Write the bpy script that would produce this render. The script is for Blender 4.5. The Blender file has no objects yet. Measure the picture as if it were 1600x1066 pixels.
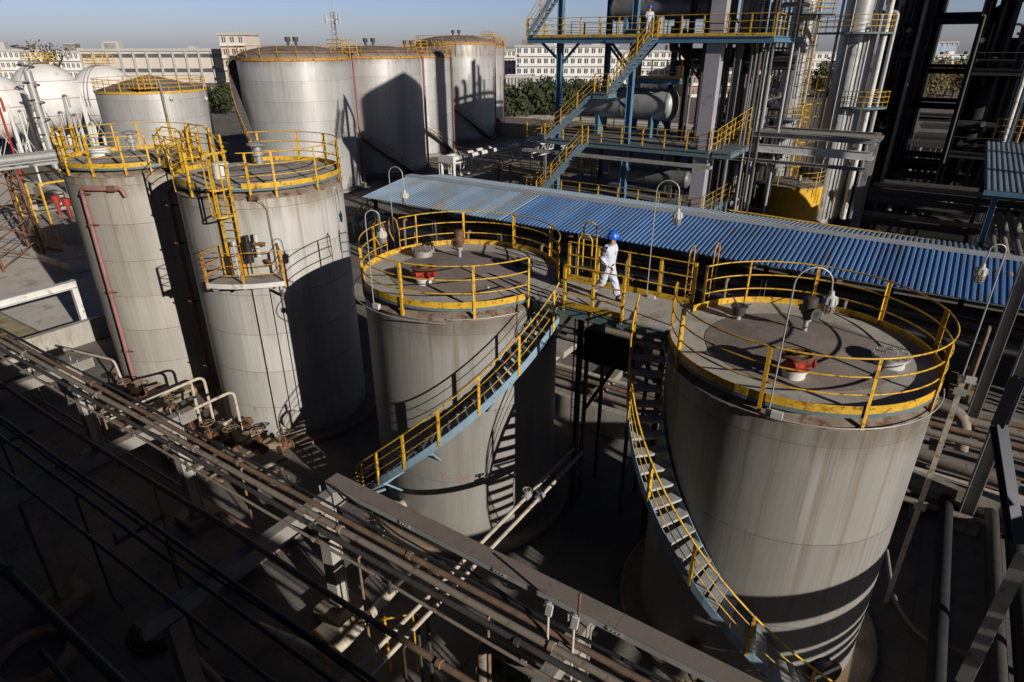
import bpy, math, random
from mathutils import Vector, Matrix
R=math.radians; PI=math.pi; sin=math.sin; cos=math.cos
rnd=random.Random(7)
sc=bpy.context.scene
# ---------------------------------------------------------------- camera
CAMZ=13.8; PITCH=R(25.2); YAW=math.atan2(.553,.833); FPX=980.0
cd=bpy.data.cameras.new('camera'); cam=bpy.data.objects.new('camera',cd); sc.collection.objects.link(cam)
cam.location=(0,0,CAMZ); cam.rotation_euler=(PI/2-PITCH,0,YAW)
cd.sensor_width=36; cd.lens=FPX/1600*36; cd.clip_start=.1; cd.clip_end=3000
sc.camera=cam
# ---------------------------------------------------------------- light
SUN_EL=R(18.0); SUN_DIR=Vector((.967*cos(SUN_EL),-.246*cos(SUN_EL),sin(SUN_EL)))   # towards the sun
w=bpy.data.worlds.new('World'); sc.world=w; w.use_nodes=True
nt=w.node_tree; sky=nt.nodes.new('ShaderNodeTexSky'); sky.sky_type='NISHITA'; sky.sun_disc=False
sky.sun_elevation=SUN_EL; sky.sun_rotation=math.atan2(SUN_DIR.x,SUN_DIR.y); sky.altitude=50; sky.air_density=1.0; sky.dust_density=.5; sky.ozone_density=1.5
tcw=nt.nodes.new('ShaderNodeTexCoord'); sz=nt.nodes.new('ShaderNodeSeparateXYZ'); nt.links.new(tcw.outputs['Generated'],sz.inputs[0])
mr=nt.nodes.new('ShaderNodeMapRange'); mr.inputs[1].default_value=.08; mr.inputs[2].default_value=.24; mr.inputs[3].default_value=1.0; mr.inputs[4].default_value=.13; nt.links.new(sz.outputs[2],mr.inputs[0])   # clear evening: bright low band, deep zenith
tn=nt.nodes.new('ShaderNodeMixRGB'); tn.blend_type='MULTIPLY'; tn.inputs[0].default_value=1; tn.inputs[2].default_value=(.575,.65,1.10,1); nt.links.new(sky.outputs[0],tn.inputs[1])
tm=nt.nodes.new('ShaderNodeVectorMath'); tm.operation='SCALE'; nt.links.new(tn.outputs[0],tm.inputs[0]); nt.links.new(mr.outputs[0],tm.inputs['Scale'])
nt.links.new(tm.outputs[0],nt.nodes['Background'].inputs[0]); nt.nodes['Background'].inputs[1].default_value=.098
ld=bpy.data.lights.new('sun','SUN'); ld.energy=5.0; ld.angle=R(.42); ld.color=(1,.925,.83)
lo=bpy.data.objects.new('sun',ld); sc.collection.objects.link(lo); lo.rotation_euler=SUN_DIR.to_track_quat('Z','Y').to_euler(); lo.location=(60,-20,60)
vs=sc.view_settings; vs.view_transform='Standard'; vs.look='None'; vs.exposure=0.0; vs.gamma=1; vs.use_curve_mapping=False
# ---------------------------------------------------------------- pixel rays of the survey (turns a photo point into a place on a known plane)
def ray(u,v):
    a=(u-800)/FPX; b=-(v-533)/FPX; cp,sp=cos(PITCH),sin(PITCH)
    x=a; y=cp+b*sp; z=-sp+b*cp
    c,s=cos(YAW),sin(YAW)
    return x*c-y*s, x*s+y*c, z, y
def W(u,v,z):
    d=ray(u,v); t=(z-CAMZ)/d[2]; return Vector((d[0]*t,d[1]*t,z))
def WX(u,v,X):
    d=ray(u,v); t=X/d[0]; return Vector((X,d[1]*t,CAMZ+d[2]*t))
def WY(u,v,Y):
    d=ray(u,v); t=Y/d[1]; return Vector((d[0]*t,Y,CAMZ+d[2]*t))
def WD(u,v,D):
    d=ray(u,v); t=D/d[3]; return Vector((d[0]*t,d[1]*t,CAMZ+d[2]*t))
# ---------------------------------------------------------------- materials
MATS={}
def mat(name,col,rough=.6,metal=0.0,var=.18,scale=3.0,stretch=(1,1,1),rust=None,rust_amt=.0,rust_scale=2.0,rust_stretch=(1,1,1),bump=.0,bscale=30,spec=.4,col2=None,panel=None):
    m=bpy.data.materials.new(name); m.use_nodes=True; n=m.node_tree; N=n.nodes; L=n.links
    bs=N['Principled BSDF']; bs.inputs['Roughness'].default_value=rough; bs.inputs['Metallic'].default_value=metal
    bs.inputs['Specular IOR Level'].default_value=spec
    tc=N.new('ShaderNodeTexCoord')
    def noise(sc_,st,det=5,ro=.6):
        mp=N.new('ShaderNodeMapping'); mp.inputs['Scale'].default_value=st; L.new(tc.outputs['Object'],mp.inputs['Vector'])
        no=N.new('ShaderNodeTexNoise'); no.inputs['Scale'].default_value=sc_; no.inputs['Detail'].default_value=det; no.inputs['Roughness'].default_value=ro
        L.new(mp.outputs[0],no.inputs['Vector']); return no.outputs['Fac']
    f=noise(scale,stretch)
    rp=N.new('ShaderNodeValToRGB'); rp.color_ramp.elements[0].position=.3; rp.color_ramp.elements[1].position=.72
    c2=col2 or tuple(min(1,c*(1+var)) for c in col)
    rp.color_ramp.elements[0].color=(*[c*(1-var) for c in col],1); rp.color_ramp.elements[1].color=(*c2,1)
    L.new(f,rp.inputs[0]); out=rp.outputs[0]
    if rust_amt>0:
        g=noise(rust_scale,rust_stretch,6,.7)
        r2=N.new('ShaderNodeValToRGB'); e=.5+.28*(1-rust_amt)-.12; r2.color_ramp.elements[0].position=e; r2.color_ramp.elements[1].position=e+.1
        L.new(g,r2.inputs[0])
        mx=N.new('ShaderNodeMixRGB'); L.new(r2.outputs[0],mx.inputs[0]); L.new(out,mx.inputs[1]); mx.inputs[2].default_value=(*(rust or (.16,.07,.03)),1); out=mx.outputs[0]
    if panel:
        sx=N.new('ShaderNodeSeparateXYZ'); L.new(tc.outputs['Object'],sx.inputs[0])
        dv=N.new('ShaderNodeMath'); dv.operation='DIVIDE'; dv.inputs[1].default_value=panel; L.new(sx.outputs[0],dv.inputs[0])
        fl=N.new('ShaderNodeMath'); fl.operation='FLOOR'; L.new(dv.outputs[0],fl.inputs[0])
        wn=N.new('ShaderNodeTexWhiteNoise'); wn.noise_dimensions='1D'; L.new(fl.outputs[0],wn.inputs['W'])
        pr_=N.new('ShaderNodeMapRange'); pr_.inputs[3].default_value=.78; pr_.inputs[4].default_value=1.12; L.new(wn.outputs['Value'],pr_.inputs[0])
        vm=N.new('ShaderNodeVectorMath'); vm.operation='SCALE'; L.new(out,vm.inputs[0]); L.new(pr_.outputs[0],vm.inputs['Scale']); out=vm.outputs[0]
    L.new(out,bs.inputs['Base Color'])
    if bump>0:
        h=noise(bscale,(1,1,1),4); bp=N.new('ShaderNodeBump'); bp.inputs['Strength'].default_value=bump; bp.inputs['Distance'].default_value=.05; L.new(h,bp.inputs['Height']); L.new(bp.outputs[0],bs.inputs['Normal'])
    MATS[name]=m; return m
def shell_mat(name,base,height,rust_col=(.30,.19,.09),streak=.5,course=1.55,rust_top=1.6,sheen=.0,rough=.5):
    """weathered painted plate: courses, vertical dirt streaks, rust runs that start at the top edge (object z=0 is the base)"""
    m=bpy.data.materials.new(name); m.use_nodes=True; n=m.node_tree; N=n.nodes; L=n.links
    bs=N['Principled BSDF']; bs.inputs['Roughness'].default_value=rough; bs.inputs['Metallic'].default_value=sheen
    tc=N.new('ShaderNodeTexCoord'); sp=N.new('ShaderNodeSeparateXYZ'); L.new(tc.outputs['Object'],sp.inputs[0])
    def math_(op,a,b=None,cl=False):
        q=N.new('ShaderNodeMath'); q.operation=op; q.use_clamp=cl
        for i,s in enumerate((a,b)):
            if s is None: continue
            if isinstance(s,(int,float)): q.inputs[i].default_value=s
            else: L.new(s,q.inputs[i])
        return q.outputs[0]
    def noise(st,scl,det=5,ro=.6):
        mp=N.new('ShaderNodeMapping'); mp.inputs['Scale'].default_value=st; L.new(tc.outputs['Object'],mp.inputs['Vector'])
        no=N.new('ShaderNodeTexNoise'); no.inputs['Scale'].default_value=scl; no.inputs['Detail'].default_value=det; no.inputs['Roughness'].default_value=ro
        L.new(mp.outputs[0],no.inputs['Vector']); return no.outputs['Fac']
    def ramp(f,a,b,ca=(0,0,0),cb=(1,1,1)):
        r=N.new('ShaderNodeValToRGB'); r.color_ramp.elements[0].position=a; r.color_ramp.elements[1].position=b
        r.color_ramp.elements[0].color=(*ca,1); r.color_ramp.elements[1].color=(*cb,1); L.new(f,r.inputs[0]); return r.outputs[0]
    def mix(fac,a,b,mode='MIX'):
        q=N.new('ShaderNodeMixRGB'); q.blend_type=mode
        for i,s in enumerate((fac,a,b)):
            if isinstance(s,(int,float)): q.inputs[i].default_value=s
            elif isinstance(s,tuple): q.inputs[i].default_value=(*s,1)
            else: L.new(s,q.inputs[i])
        return q.outputs[0]
    fine=noise((1,1,.02),11,8,.8)
    c=ramp(fine,.36,.64,tuple(x*.74 for x in base),tuple(x*1.12 for x in base))
    broad=noise((1,1,.25),.9,4); c=mix(ramp(broad,.35,.7),c,tuple(x*y for x,y in zip(base,(.82,.82,.80))))
    # warm runs from the top edge
    runs=ramp(noise((1,1,.010),5.2,4,.6),.56,.66)
    zr=math_('DIVIDE',math_('SUBTRACT',height,sp.outputs[2]),rust_top)
    fade=math_('SUBTRACT',1.0,math_('DIVIDE',zr,4.0),True)
    c=mix(math_('MULTIPLY',math_('MULTIPLY',runs,fade),streak),c,rust_col)
    top=math_('SUBTRACT',1.0,math_('MULTIPLY',zr,2.2),True)
    edge=math_('MULTIPLY',top,ramp(noise((1,1,.15),3.0),.35,.6))
    c=mix(math_('MULTIPLY',edge,.75),c,tuple(x*.8 for x in rust_col))
    # plate course seams (lapped weld lines) and vertical welds
    md=math_('MODULO',math_('ADD',sp.outputs[2],.03),course)
    seam=math_('LESS_THAN',md,.026); c=mix(math_('MULTIPLY',seam,.6),c,(.12,.10,.08))
    an=math_('ARCTAN2',sp.outputs[1],sp.outputs[0]); row=math_('FLOOR',math_('DIVIDE',sp.outputs[2],course))
    av=math_('MODULO',math_('ADD',math_('ADD',an,math_('MULTIPLY',row,.41)),20.0),.785)
    vs_=math_('LESS_THAN',av,.0045); c=mix(math_('MULTIPLY',vs_,.14),c,(.14,.11,.08))
    pid=math_('ADD',math_('MULTIPLY',row,7.3),math_('FLOOR',math_('DIVIDE',math_('ADD',math_('ADD',an,math_('MULTIPLY',row,.41)),20.0),.785)))
    wn=N.new('ShaderNodeTexWhiteNoise'); wn.noise_dimensions='1D'; L.new(pid,wn.inputs['W'])
    pv=N.new('ShaderNodeMapRange'); pv.inputs[3].default_value=.88; pv.inputs[4].default_value=1.07; L.new(wn.outputs['Value'],pv.inputs[0])
    vm=N.new('ShaderNodeVectorMath'); vm.operation='SCALE'; L.new(c,vm.inputs[0]); L.new(pv.outputs[0],vm.inputs['Scale']); c=vm.outputs[0]
    sw=math_('SUBTRACT',1.0,math_('DIVIDE',math_('SUBTRACT',course,md),.55),True)   # stain bleeding below each weld
    c=mix(math_('MULTIPLY',math_('MULTIPLY',sw,ramp(noise((1,1,.05),6.5,5,.7),.54,.66)),.5),c,tuple(x*.75 for x in rust_col))
    blot=ramp(noise((1,1,.5),2.2,7,.75),.63,.7); c=mix(math_('MULTIPLY',blot,.25),c,(.16,.13,.10))
    foot=math_('SUBTRACT',1.0,math_('DIVIDE',sp.outputs[2],.9),True); c=mix(math_('MULTIPLY',math_('MULTIPLY',foot,ramp(noise((1,1,.6),2.5),.3,.7)),.6),c,(.11,.075,.05))
    L.new(c,bs.inputs['Base Color'])
    bp=N.new('ShaderNodeBump'); bp.inputs['Strength'].default_value=.25; bp.inputs['Distance'].default_value=.03
    L.new(math_('ADD',math_('MULTIPLY',noise((1,1,1),1.6,3),1.0),math_('MULTIPLY',seam,-.3)),bp.inputs['Height']); L.new(bp.outputs[0],bs.inputs['Normal'])
    MATS[name]=m; return m
mat('yellow',(.60,.36,.03),.45,var=.14,scale=5,rust=(.20,.095,.03),rust_amt=.5,rust_scale=7)
mat('yellow_rusty',(.48,.24,.03),.6,var=.2,scale=6,rust=(.17,.075,.03),rust_amt=.6,rust_scale=5)
mat('yellow_shed',(.62,.36,.02),.5,var=.16,scale=2,stretch=(2,2,.2),rust=(.3,.14,.03),rust_amt=.2,rust_scale=3,rust_stretch=(2,2,.2))
mat('deck_grating',(.43,.41,.36),.8,var=.2,scale=2.5,rust=(.30,.25,.19),rust_amt=.35,rust_scale=1.2,bump=.3,bscale=60)
mat('roof_brown',(.235,.20,.175),.8,var=.22,scale=1.4,rust=(.33,.28,.23),rust_amt=.3,rust_scale=1.6,bump=.15,bscale=14)
mat('roof_band',(.235,.185,.145),.75,var=.25,scale=3,stretch=(1,1,.4),rust=(.12,.06,.035),rust_amt=.5,rust_scale=3.5)
mat('roof_grey',(.31,.285,.26),.8,var=.2,scale=1.5,rust=(.15,.11,.08),rust_amt=.35,rust_scale=1.2)
mat('roof_far',(.20,.165,.135),.8,var=.2,scale=.5,rust=(.13,.09,.06),rust_amt=.4,rust_scale=.4)
mat('stair_blue',(.20,.30,.38),.5,var=.15,scale=4,rust=(.16,.10,.06),rust_amt=.22,rust_scale=5)
mat('tread_grey',(.36,.37,.37),.7,var=.2,scale=4,rust=(.17,.12,.08),rust_amt=.35,rust_scale=5)
mat('tread_dark',(.12,.145,.17),.7,var=.2,scale=4,rust=(.12,.08,.05),rust_amt=.3,rust_scale=5)
mat('galv',(.40,.40,.39),.45,.35,var=.15,scale=4,rust=(.20,.13,.08),rust_amt=.2,rust_scale=4)
mat('lamp_white',(.50,.50,.48),.45,var=.1,scale=8,rust=(.3,.25,.2),rust_amt=.15,rust_scale=8)
mat('lamp_glass',(.20,.19,.16),.15,var=.2,scale=8,spec=.8)
mat('red_paint',(.33,.03,.02),.5,var=.25,scale=9,rust=(.12,.05,.03),rust_amt=.35,rust_scale=9)
mat('pink_pipe',(.29,.135,.125),.55,var=.2,scale=3,stretch=(1,1,.5),rust=(.2,.08,.05),rust_amt=.3,rust_scale=4)
mat('rust_brown',(.13,.065,.035),.8,var=.35,scale=6,rust=(.22,.11,.05),rust_amt=.45,rust_scale=8,bump=.2)
mat('dark_steel',(.055,.052,.05),.6,var=.3,scale=4,rust=(.11,.06,.035),rust_amt=.3,rust_scale=5)
mat('shade_black_steel',(.019,.020,.023),.7,var=.3,scale=2,rust=(.032,.027,.022),rust_amt=.3,rust_scale=2)  # near-black steel; shade of towers and low yard put into its colour
mat('concrete',(.24,.225,.20),.85,var=.18,scale=2.2,rust=(.20,.155,.11),rust_amt=.4,rust_scale=1.3,rust_stretch=(1,1,.4),bump=.3,bscale=18)
mat('concrete_pale',(.34,.32,.285),.85,var=.14,scale=2.5,rust=(.28,.23,.18),rust_amt=.45,rust_scale=1.6,rust_stretch=(2,2,.3),bump=.3,bscale=16)
mat('concrete_old',(.27,.22,.16),.9,var=.25,scale=3,rust=(.30,.17,.07),rust_amt=.5,rust_scale=1.5,rust_stretch=(1,1,.4),bump=.4,bscale=14)
mat('tray_brown',(.20,.17,.15),.7,var=.14,scale=2,rust=(.15,.11,.085),rust_amt=.35,rust_scale=2)
mat('tray_side',(.30,.31,.32),.6,var=.14,scale=3,rust=(.2,.15,.1),rust_amt=.25,rust_scale=4)
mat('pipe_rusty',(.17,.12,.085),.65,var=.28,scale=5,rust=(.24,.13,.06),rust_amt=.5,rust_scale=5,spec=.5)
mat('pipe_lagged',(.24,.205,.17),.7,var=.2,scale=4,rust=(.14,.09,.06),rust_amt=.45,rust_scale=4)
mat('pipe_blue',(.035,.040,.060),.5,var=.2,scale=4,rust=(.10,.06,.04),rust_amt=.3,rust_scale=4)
mat('pipe_pale',(.45,.40,.33),.6,var=.2,scale=5,rust=(.24,.14,.08),rust_amt=.4,rust_scale=6)
mat('pipe_silver',(.34,.345,.35),.45,.25,var=.15,scale=3,rust=(.25,.2,.15),rust_amt=.2,rust_scale=3)
mat('vessel_silver',(.33,.335,.335),.45,.25,var=.2,scale=1.2,rust=(.15,.13,.11),rust_amt=.3,rust_scale=1.4,rust_stretch=(1,1,.3))
mat('vessel_dark',(.16,.17,.165),.5,.25,var=.25,scale=1.2,rust=(.10,.09,.08),rust_amt=.35,rust_scale=1.4)
mat('beam_blue',(.075,.165,.255),.55,var=.2,scale=2,rust=(.06,.07,.08),rust_amt=.3,rust_scale=2)
mat('beam_teal',(.105,.165,.185),.6,var=.2,scale=2,rust=(.09,.08,.07),rust_amt=.35,rust_scale=2)
mat('column_lilac',(.29,.28,.315),.7,var=.1,scale=1.5,rust=(.2,.18,.18),rust_amt=.25,rust_scale=1.5)
mat('frame_grey',(.27,.265,.255),.7,var=.2,scale=2,rust=(.14,.1,.07),rust_amt=.35,rust_scale=2.5)
mat('frame_white',(.56,.555,.54),.65,var=.12,scale=2,rust=(.25,.2,.15),rust_amt=.35,rust_scale=2.5)
mat('sheet_blue',(.105,.215,.44),.45,var=.12,scale=.8,rust=(.13,.17,.24),rust_amt=.4,rust_scale=1.3,rust_stretch=(1,.3,1),spec=.4,panel=.95)
mat('sheet_faded',(.22,.31,.42),.55,var=.16,scale=.7,rust=(.26,.24,.215),rust_amt=.5,rust_scale=.9,rust_stretch=(1,.35,1),panel=.95)
mat('sheet_slate',(.20,.26,.33),.55,var=.14,scale=1)
mat('ridge_grey',(.36,.39,.43),.6,var=.15,scale=1.5,rust=(.25,.24,.23),rust_amt=.3,rust_scale=1.5)
mat('corridor_shade',(.03,.029,.028),.98,var=.3,scale=.5,spec=.05)  # near-black floor colour standing in for the corridor's shade
mat('shaded_brace_blue',(.018,.026,.05),.5,var=.2)  # blue steel darkened in colour because the brace gets no sun
mat('cable_black',(.018,.018,.02),.6,var=.2)
mat('sphere_white',(.68,.67,.655),.4,var=.08,scale=.4,rust=(.50,.40,.31),rust_amt=.28,rust_scale=.35,rust_stretch=(2,2,.3))
mat('building_cream',(.56,.50,.43),.85,var=.08,scale=.15,rust=(.42,.36,.30),rust_amt=.3,rust_scale=.12)
mat('building_white',(.66,.65,.62),.85,var=.07,scale=.15,rust=(.5,.48,.45),rust_amt=.25,rust_scale=.15)
mat('building_brick',(.33,.21,.16),.9,var=.12,scale=.2)
mat('window_dark',(.10,.105,.11),.25,var=.4,scale=.5,spec=.7)
mat('trim_grey',(.42,.41,.39),.8,var=.1,scale=.3)
mat('leaf',(.030,.046,.016),.8,var=.45,scale=.5,col2=(.065,.078,.025))
mat('leaf_dark',(.018,.030,.012),.8,var=.45,scale=.5,col2=(.04,.055,.02))
mat('leaf_autumn',(.09,.075,.03),.8,var=.4,scale=.5,col2=(.17,.13,.05))
mat('bark',(.09,.07,.05),.9,var=.3,scale=3)
mat('skin',(.50,.29,.20),.55,var=.05)
mat('cloth_pale',(.50,.54,.64),.85,var=.06,scale=6,bump=.5,bscale=9)
mat('helmet_blue',(.02,.13,.62),.3,var=.05,spec=.6)
mat('boot_black',(.02,.02,.02),.6)
mat('hair_black',(.012,.01,.009),.7)
mat('text_red',(.34,.07,.05),.8,var=.3,scale=20,rust=(.26,.24,.22),rust_amt=.75,rust_scale=9)
mat('hazard',(.70,.40,.02),.5)
mat('rubber',(.02,.02,.022),.8,var=.3)
mat('white_paint',(.58,.575,.55),.55,var=.08,scale=4,rust=(.4,.33,.27),rust_amt=.25,rust_scale=5)
shell_mat('shell_near',(.285,.278,.262),7.3,(.14,.105,.06),.62,course=2.35)
shell_mat('shell_near_grey',(.29,.283,.265),7.3,(.14,.105,.065),.55,course=2.35)
shell_mat('shell_tall',(.48,.475,.455),9.2,(.22,.155,.075),.62,course=1.5)
shell_mat('shell_tall_dull',(.40,.38,.34),9.2,(.22,.155,.085),.7,course=1.5)
shell_mat('shell_far',(.50,.50,.495),12.6,(.26,.2,.14),.5,course=1.8,sheen=.25,rough=.42)
# ground
def ground_mat():
    m=bpy.data.materials.new('yard_concrete'); m.use_nodes=True; n=m.node_tree; N=n.nodes; L=n.links
    bs=N['Principled BSDF']; bs.inputs['Roughness'].default_value=.9
    tc=N.new('ShaderNodeTexCoord')
    def noise(s,d=6,r=.6):
        no=N.new('ShaderNodeTexNoise'); no.inputs['Scale'].default_value=s; no.inputs['Detail'].default_value=d; no.inputs['Roughness'].default_value=r; L.new(tc.outputs['Object'],no.inputs['Vector']); return no.outputs['Fac']
    def ramp(f,a,b,ca,cb):
        r=N.new('ShaderNodeValToRGB'); r.color_ramp.elements[0].position=a; r.color_ramp.elements[1].position=b; r.color_ramp.elements[0].color=(*ca,1); r.color_ramp.elements[1].color=(*cb,1); L.new(f,r.inputs[0]); return r.outputs[0]
    def mix(f,a,b,mode='MIX'):
        q=N.new('ShaderNodeMixRGB'); q.blend_type=mode
        for i,s in enumerate((f,a,b)):
            if isinstance(s,(int,float)): q.inputs[i].default_value=s
            elif isinstance(s,tuple): q.inputs[i].default_value=(*s,1)
            else: L.new(s,q.inputs[i])
        return q.outputs[0]
    c=ramp(noise(.22),.3,.7,(.115,.105,.092),(.205,.19,.165))
    c=mix(ramp(noise(1.1,8,.7),.52,.66,(0,0,0),(.6,.6,.6)),c,(.075,.066,.057))
    c=mix(ramp(noise(.5,3),.64,.7,(0,0,0),(.5,.5,.5)),c,(.04,.035,.03))
    br=N.new('ShaderNodeTexBrick'); br.inputs['Scale'].default_value=.22; br.inputs['Mortar Size'].default_value=.004; br.offset=0; br.inputs['Color1'].default_value=(1,1,1,1); br.inputs['Color2'].default_value=(.9,.9,.9,1); br.inputs['Mortar'].default_value=(.62,.6,.58,1)
    L.new(tc.outputs['Object'],br.inputs['Vector']); c=mix(.7,c,br.outputs['Color'],'MULTIPLY')
    L.new(c,bs.inputs['Base Color'])
    bp=N.new('ShaderNodeBump'); bp.inputs['Strength'].default_value=.4; bp.inputs['Distance'].default_value=.05; L.new(noise(9),bp.inputs['Height']); L.new(bp.outputs[0],bs.inputs['Normal'])
    MATS['ground']=m
ground_mat()
mat('road',(.54,.51,.46),.9,var=.12,scale=.6,rust=(.34,.31,.27),rust_amt=.4,rust_scale=.7,bump=.2,bscale=12)
mat('dry_grass',(.34,.29,.18),.95,var=.35,scale=1.5,rust=(.22,.20,.11),rust_amt=.4,rust_scale=1.1,bump=.6,bscale=20)
# ---------------------------------------------------------------- mesh builder
COL=sc.collection; WL={}
class MB:
    def __init__(s): s.v=[]; s.f=[]; s.sm=[]; s.m=None
    def add(s,vs,fs,smooth=False):
        o=len(s.v)
        s.v+= [s.m@Vector(p) if s.m else Vector(p) for p in vs]
        for f in fs: s.f.append([i+o for i in f]); s.sm.append(smooth)
        return s
    def box(s,x0,x1,y0,y1,z0,z1):
        return s.add([(x0,y0,z0),(x1,y0,z0),(x1,y1,z0),(x0,y1,z0),(x0,y0,z1),(x1,y0,z1),(x1,y1,z1),(x0,y1,z1)],[(0,3,2,1),(4,5,6,7),(0,1,5,4),(1,2,6,5),(2,3,7,6),(3,0,4,7)])
    def bar(s,p,q,a,b=None,up=(0,0,1)):
        """rectangular bar p-q, a wide (sideways), b high (along up)"""
        b=a if b is None else b; p=Vector(p); q=Vector(q); d=(q-p).normalized(); u=Vector(up)
        if abs(d.dot(u))>.99: u=Vector((1,0,0)) if abs(d.x)<.9 else Vector((0,1,0))
        r=d.cross(u).normalized(); u=r.cross(d).normalized()
        vs=[e+r*(i*a/2)+u*(j*b/2) for e in (p,q) for i,j in ((-1,-1),(1,-1),(1,1),(-1,1))]
        return s.add(vs,[(0,1,2,3),(7,6,5,4),(0,4,5,1),(1,5,6,2),(2,6,7,3),(3,7,4,0)])
    def ibeam(s,p,q,w,h,t=.02,up=(0,0,1)):
        p=Vector(p); q=Vector(q); d=(q-p).normalized(); u=Vector(up)
        if abs(d.dot(u))>.99: u=Vector((1,0,0)) if abs(d.x)<.9 else Vector((0,1,0))
        r=d.cross(u).normalized(); u=r.cross(d).normalized()
        s.bar(p+u*(h/2-t/2),q+u*(h/2-t/2),w,t,u); s.bar(p-u*(h/2-t/2),q-u*(h/2-t/2),w,t,u); s.bar(p,q,t*.8,h-2*t,u)
        return s
    def tube(s,pts,r,n=8,closed=False,caps=True):
        P=[Vector(p) for p in pts]; k=len(P); rs=r if isinstance(r,(list,tuple)) else [r]*k
        T=[]
        for i in range(k):
            if closed: t=(P[(i+1)%k]-P[i]).normalized()+(P[i]-P[i-1]).normalized()
            elif i==0: t=P[1]-P[0]
            elif i==k-1: t=P[-1]-P[-2]
            else: t=(P[i+1]-P[i]).normalized()+(P[i]-P[i-1]).normalized()
            T.append(t.normalized() if t.length>1e-9 else Vector((0,0,1)))
        u=T[0].orthogonal().normalized(); vs=[]; 
        for i in range(k):
            u=(u-T[i]*u.dot(T[i])); u=u.normalized() if u.length>1e-6 else T[i].orthogonal().normalized()
            b=T[i].cross(u); sc_=1.0
            if (0<i<k-1) or closed:
                d0=(P[i]-P[i-1]).normalized(); c_=max(.5,T[i].dot(d0)); sc_=1/c_
            for j in range(n):
                a=2*PI*j/n; vs.append(P[i]+(u*cos(a)+b*sin(a))*rs[i]*(1 if sc_<1.02 else (1+sc_)/2))
        fs=[]
        for i in range(k if closed else k-1):
            i2=(i+1)%k
            for j in range(n): fs.append((i*n+j,i*n+(j+1)%n,i2*n+(j+1)%n,i2*n+j))
        s.add(vs,fs,True)
        if caps and not closed:
            s.add(vs[:n],[tuple(range(n-1,-1,-1))]); s.add(vs[-n:],[tuple(range(n))])
            # vertices already in world space: undo double transform
            if s.m:
                pass
        return s
    def cyl(s,p,q,r,r2=None,n=16,caps=True): return s.tube([p,q],[r,r if r2 is None else r2],n,False,caps)
    def lathe(s,prof,c=(0,0,0),n=48,a0=0,a1=2*PI,smooth=True,axis='Z'):
        full=abs(a1-a0-2*PI)<1e-6; m=n if full else n+1
        cx,cy,cz=c
        def pt(r,z,a):
            if axis=='Z': return (cx+r*cos(a),cy+r*sin(a),cz+z)
            if axis=='X': return (cx+z,cy+r*cos(a),cz+r*sin(a))
            return (cx+r*sin(a),cy+z,cz+r*cos(a))
        for (r0,z0),(r1,z1) in zip(prof[:-1],prof[1:]):
            vs=[];fs=[]
            for i in range(m):
                a=a0+(a1-a0)*i/n; vs+= [pt(r0,z0,a),pt(r1,z1,a)]
            for i in range(n):
                j=(i+1)%m; fs.append((2*i,2*j,2*j+1,2*i+1))
            s.add(vs,fs,smooth)
        return s
    def dome(s,c,r,h,n=32,k=6,axis='Z',sgn=1):
        prof=[(r*cos(PI/2*i/k),sgn*h*sin(PI/2*i/k)) for i in range(k+1)]; prof[-1]=(.0005,sgn*h)
        vs=[];fs=[];cx,cy,cz=c
        for rr,z in prof:
            for i in range(n):
                a=2*PI*i/n
                vs.append((cx+rr*cos(a),cy+rr*sin(a),cz+z) if axis=='Z' else ((cx+z,cy+rr*cos(a),cz+rr*sin(a)) if axis=='X' else (cx+rr*sin(a),cy+z,cz+rr*cos(a))))
        for k_ in range(len(prof)-1):
            for i in range(n):
                j=(i+1)%n; fs.append((k_*n+i,k_*n+j,(k_+1)*n+j,(k_+1)*n+i))
        return s.add(vs,fs,True)
    def sphere(s,c,r,n=24,k=12):
        vs=[];fs=[];c=Vector(c)
        for i in range(k+1):
            t=PI*i/k
            for j in range(n): vs.append(c+Vector((max(sin(t),.001)*cos(2*PI*j/n),max(sin(t),.001)*sin(2*PI*j/n),cos(t)))*r)
        for i in range(k):
            for j in range(n): fs.append((i*n+j,(i+1)*n+j,(i+1)*n+(j+1)%n,i*n+(j+1)%n))
        return s.add(vs,fs,True)
    def arcwall(s,cx,cy,r0,r1,z0,z1,a0,a1,n=40,zf=None):
        """curved solid wall between radii r0<r1, angles a0..a1; zf(t) adds height"""
        vs=[];fs=[]
        full=abs(a1-a0-2*PI)<1e-6
        for i in range(n+1):
            t=i/n; a=a0+(a1-a0)*t; dz=zf(t) if zf else 0
            for r,z in ((r0,z0),(r1,z0),(r1,z1),(r0,z1)): vs.append((cx+r*cos(a),cy+r*sin(a),z+dz))
        for i in range(n):
            for k in range(4): fs.append((4*i+k,4*i+(k+1)%4,4*i+4+(k+1)%4,4*i+4+k))
        if not full: fs+= [(3,2,1,0),(4*n,4*n+1,4*n+2,4*n+3)]
        return s.add(vs,fs,False)
    def build(s,name,material,parent=None,**tags):
        me=bpy.data.meshes.new(name); 
        if parent is not None: o0=WL[parent.name]
        else:
            xs=[p.x for p in s.v]; ys=[p.y for p in s.v]; zs=[p.z for p in s.v]
            o0=Vector(((min(xs)+max(xs))/2,(min(ys)+max(ys))/2,min(zs)))
        me.from_pydata([p-o0 for p in s.v],[],s.f); me.polygons.foreach_set('use_smooth',s.sm)
        me.materials.append(MATS[material]); me.validate(); me.update()
        ob=bpy.data.objects.new(name,me); COL.objects.link(ob); WL[ob.name]=o0
        if parent is not None: ob.parent=parent
        else: ob.location=o0
        for k,v in tags.items():
            if v is not None: ob[k]=v
        return ob
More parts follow.
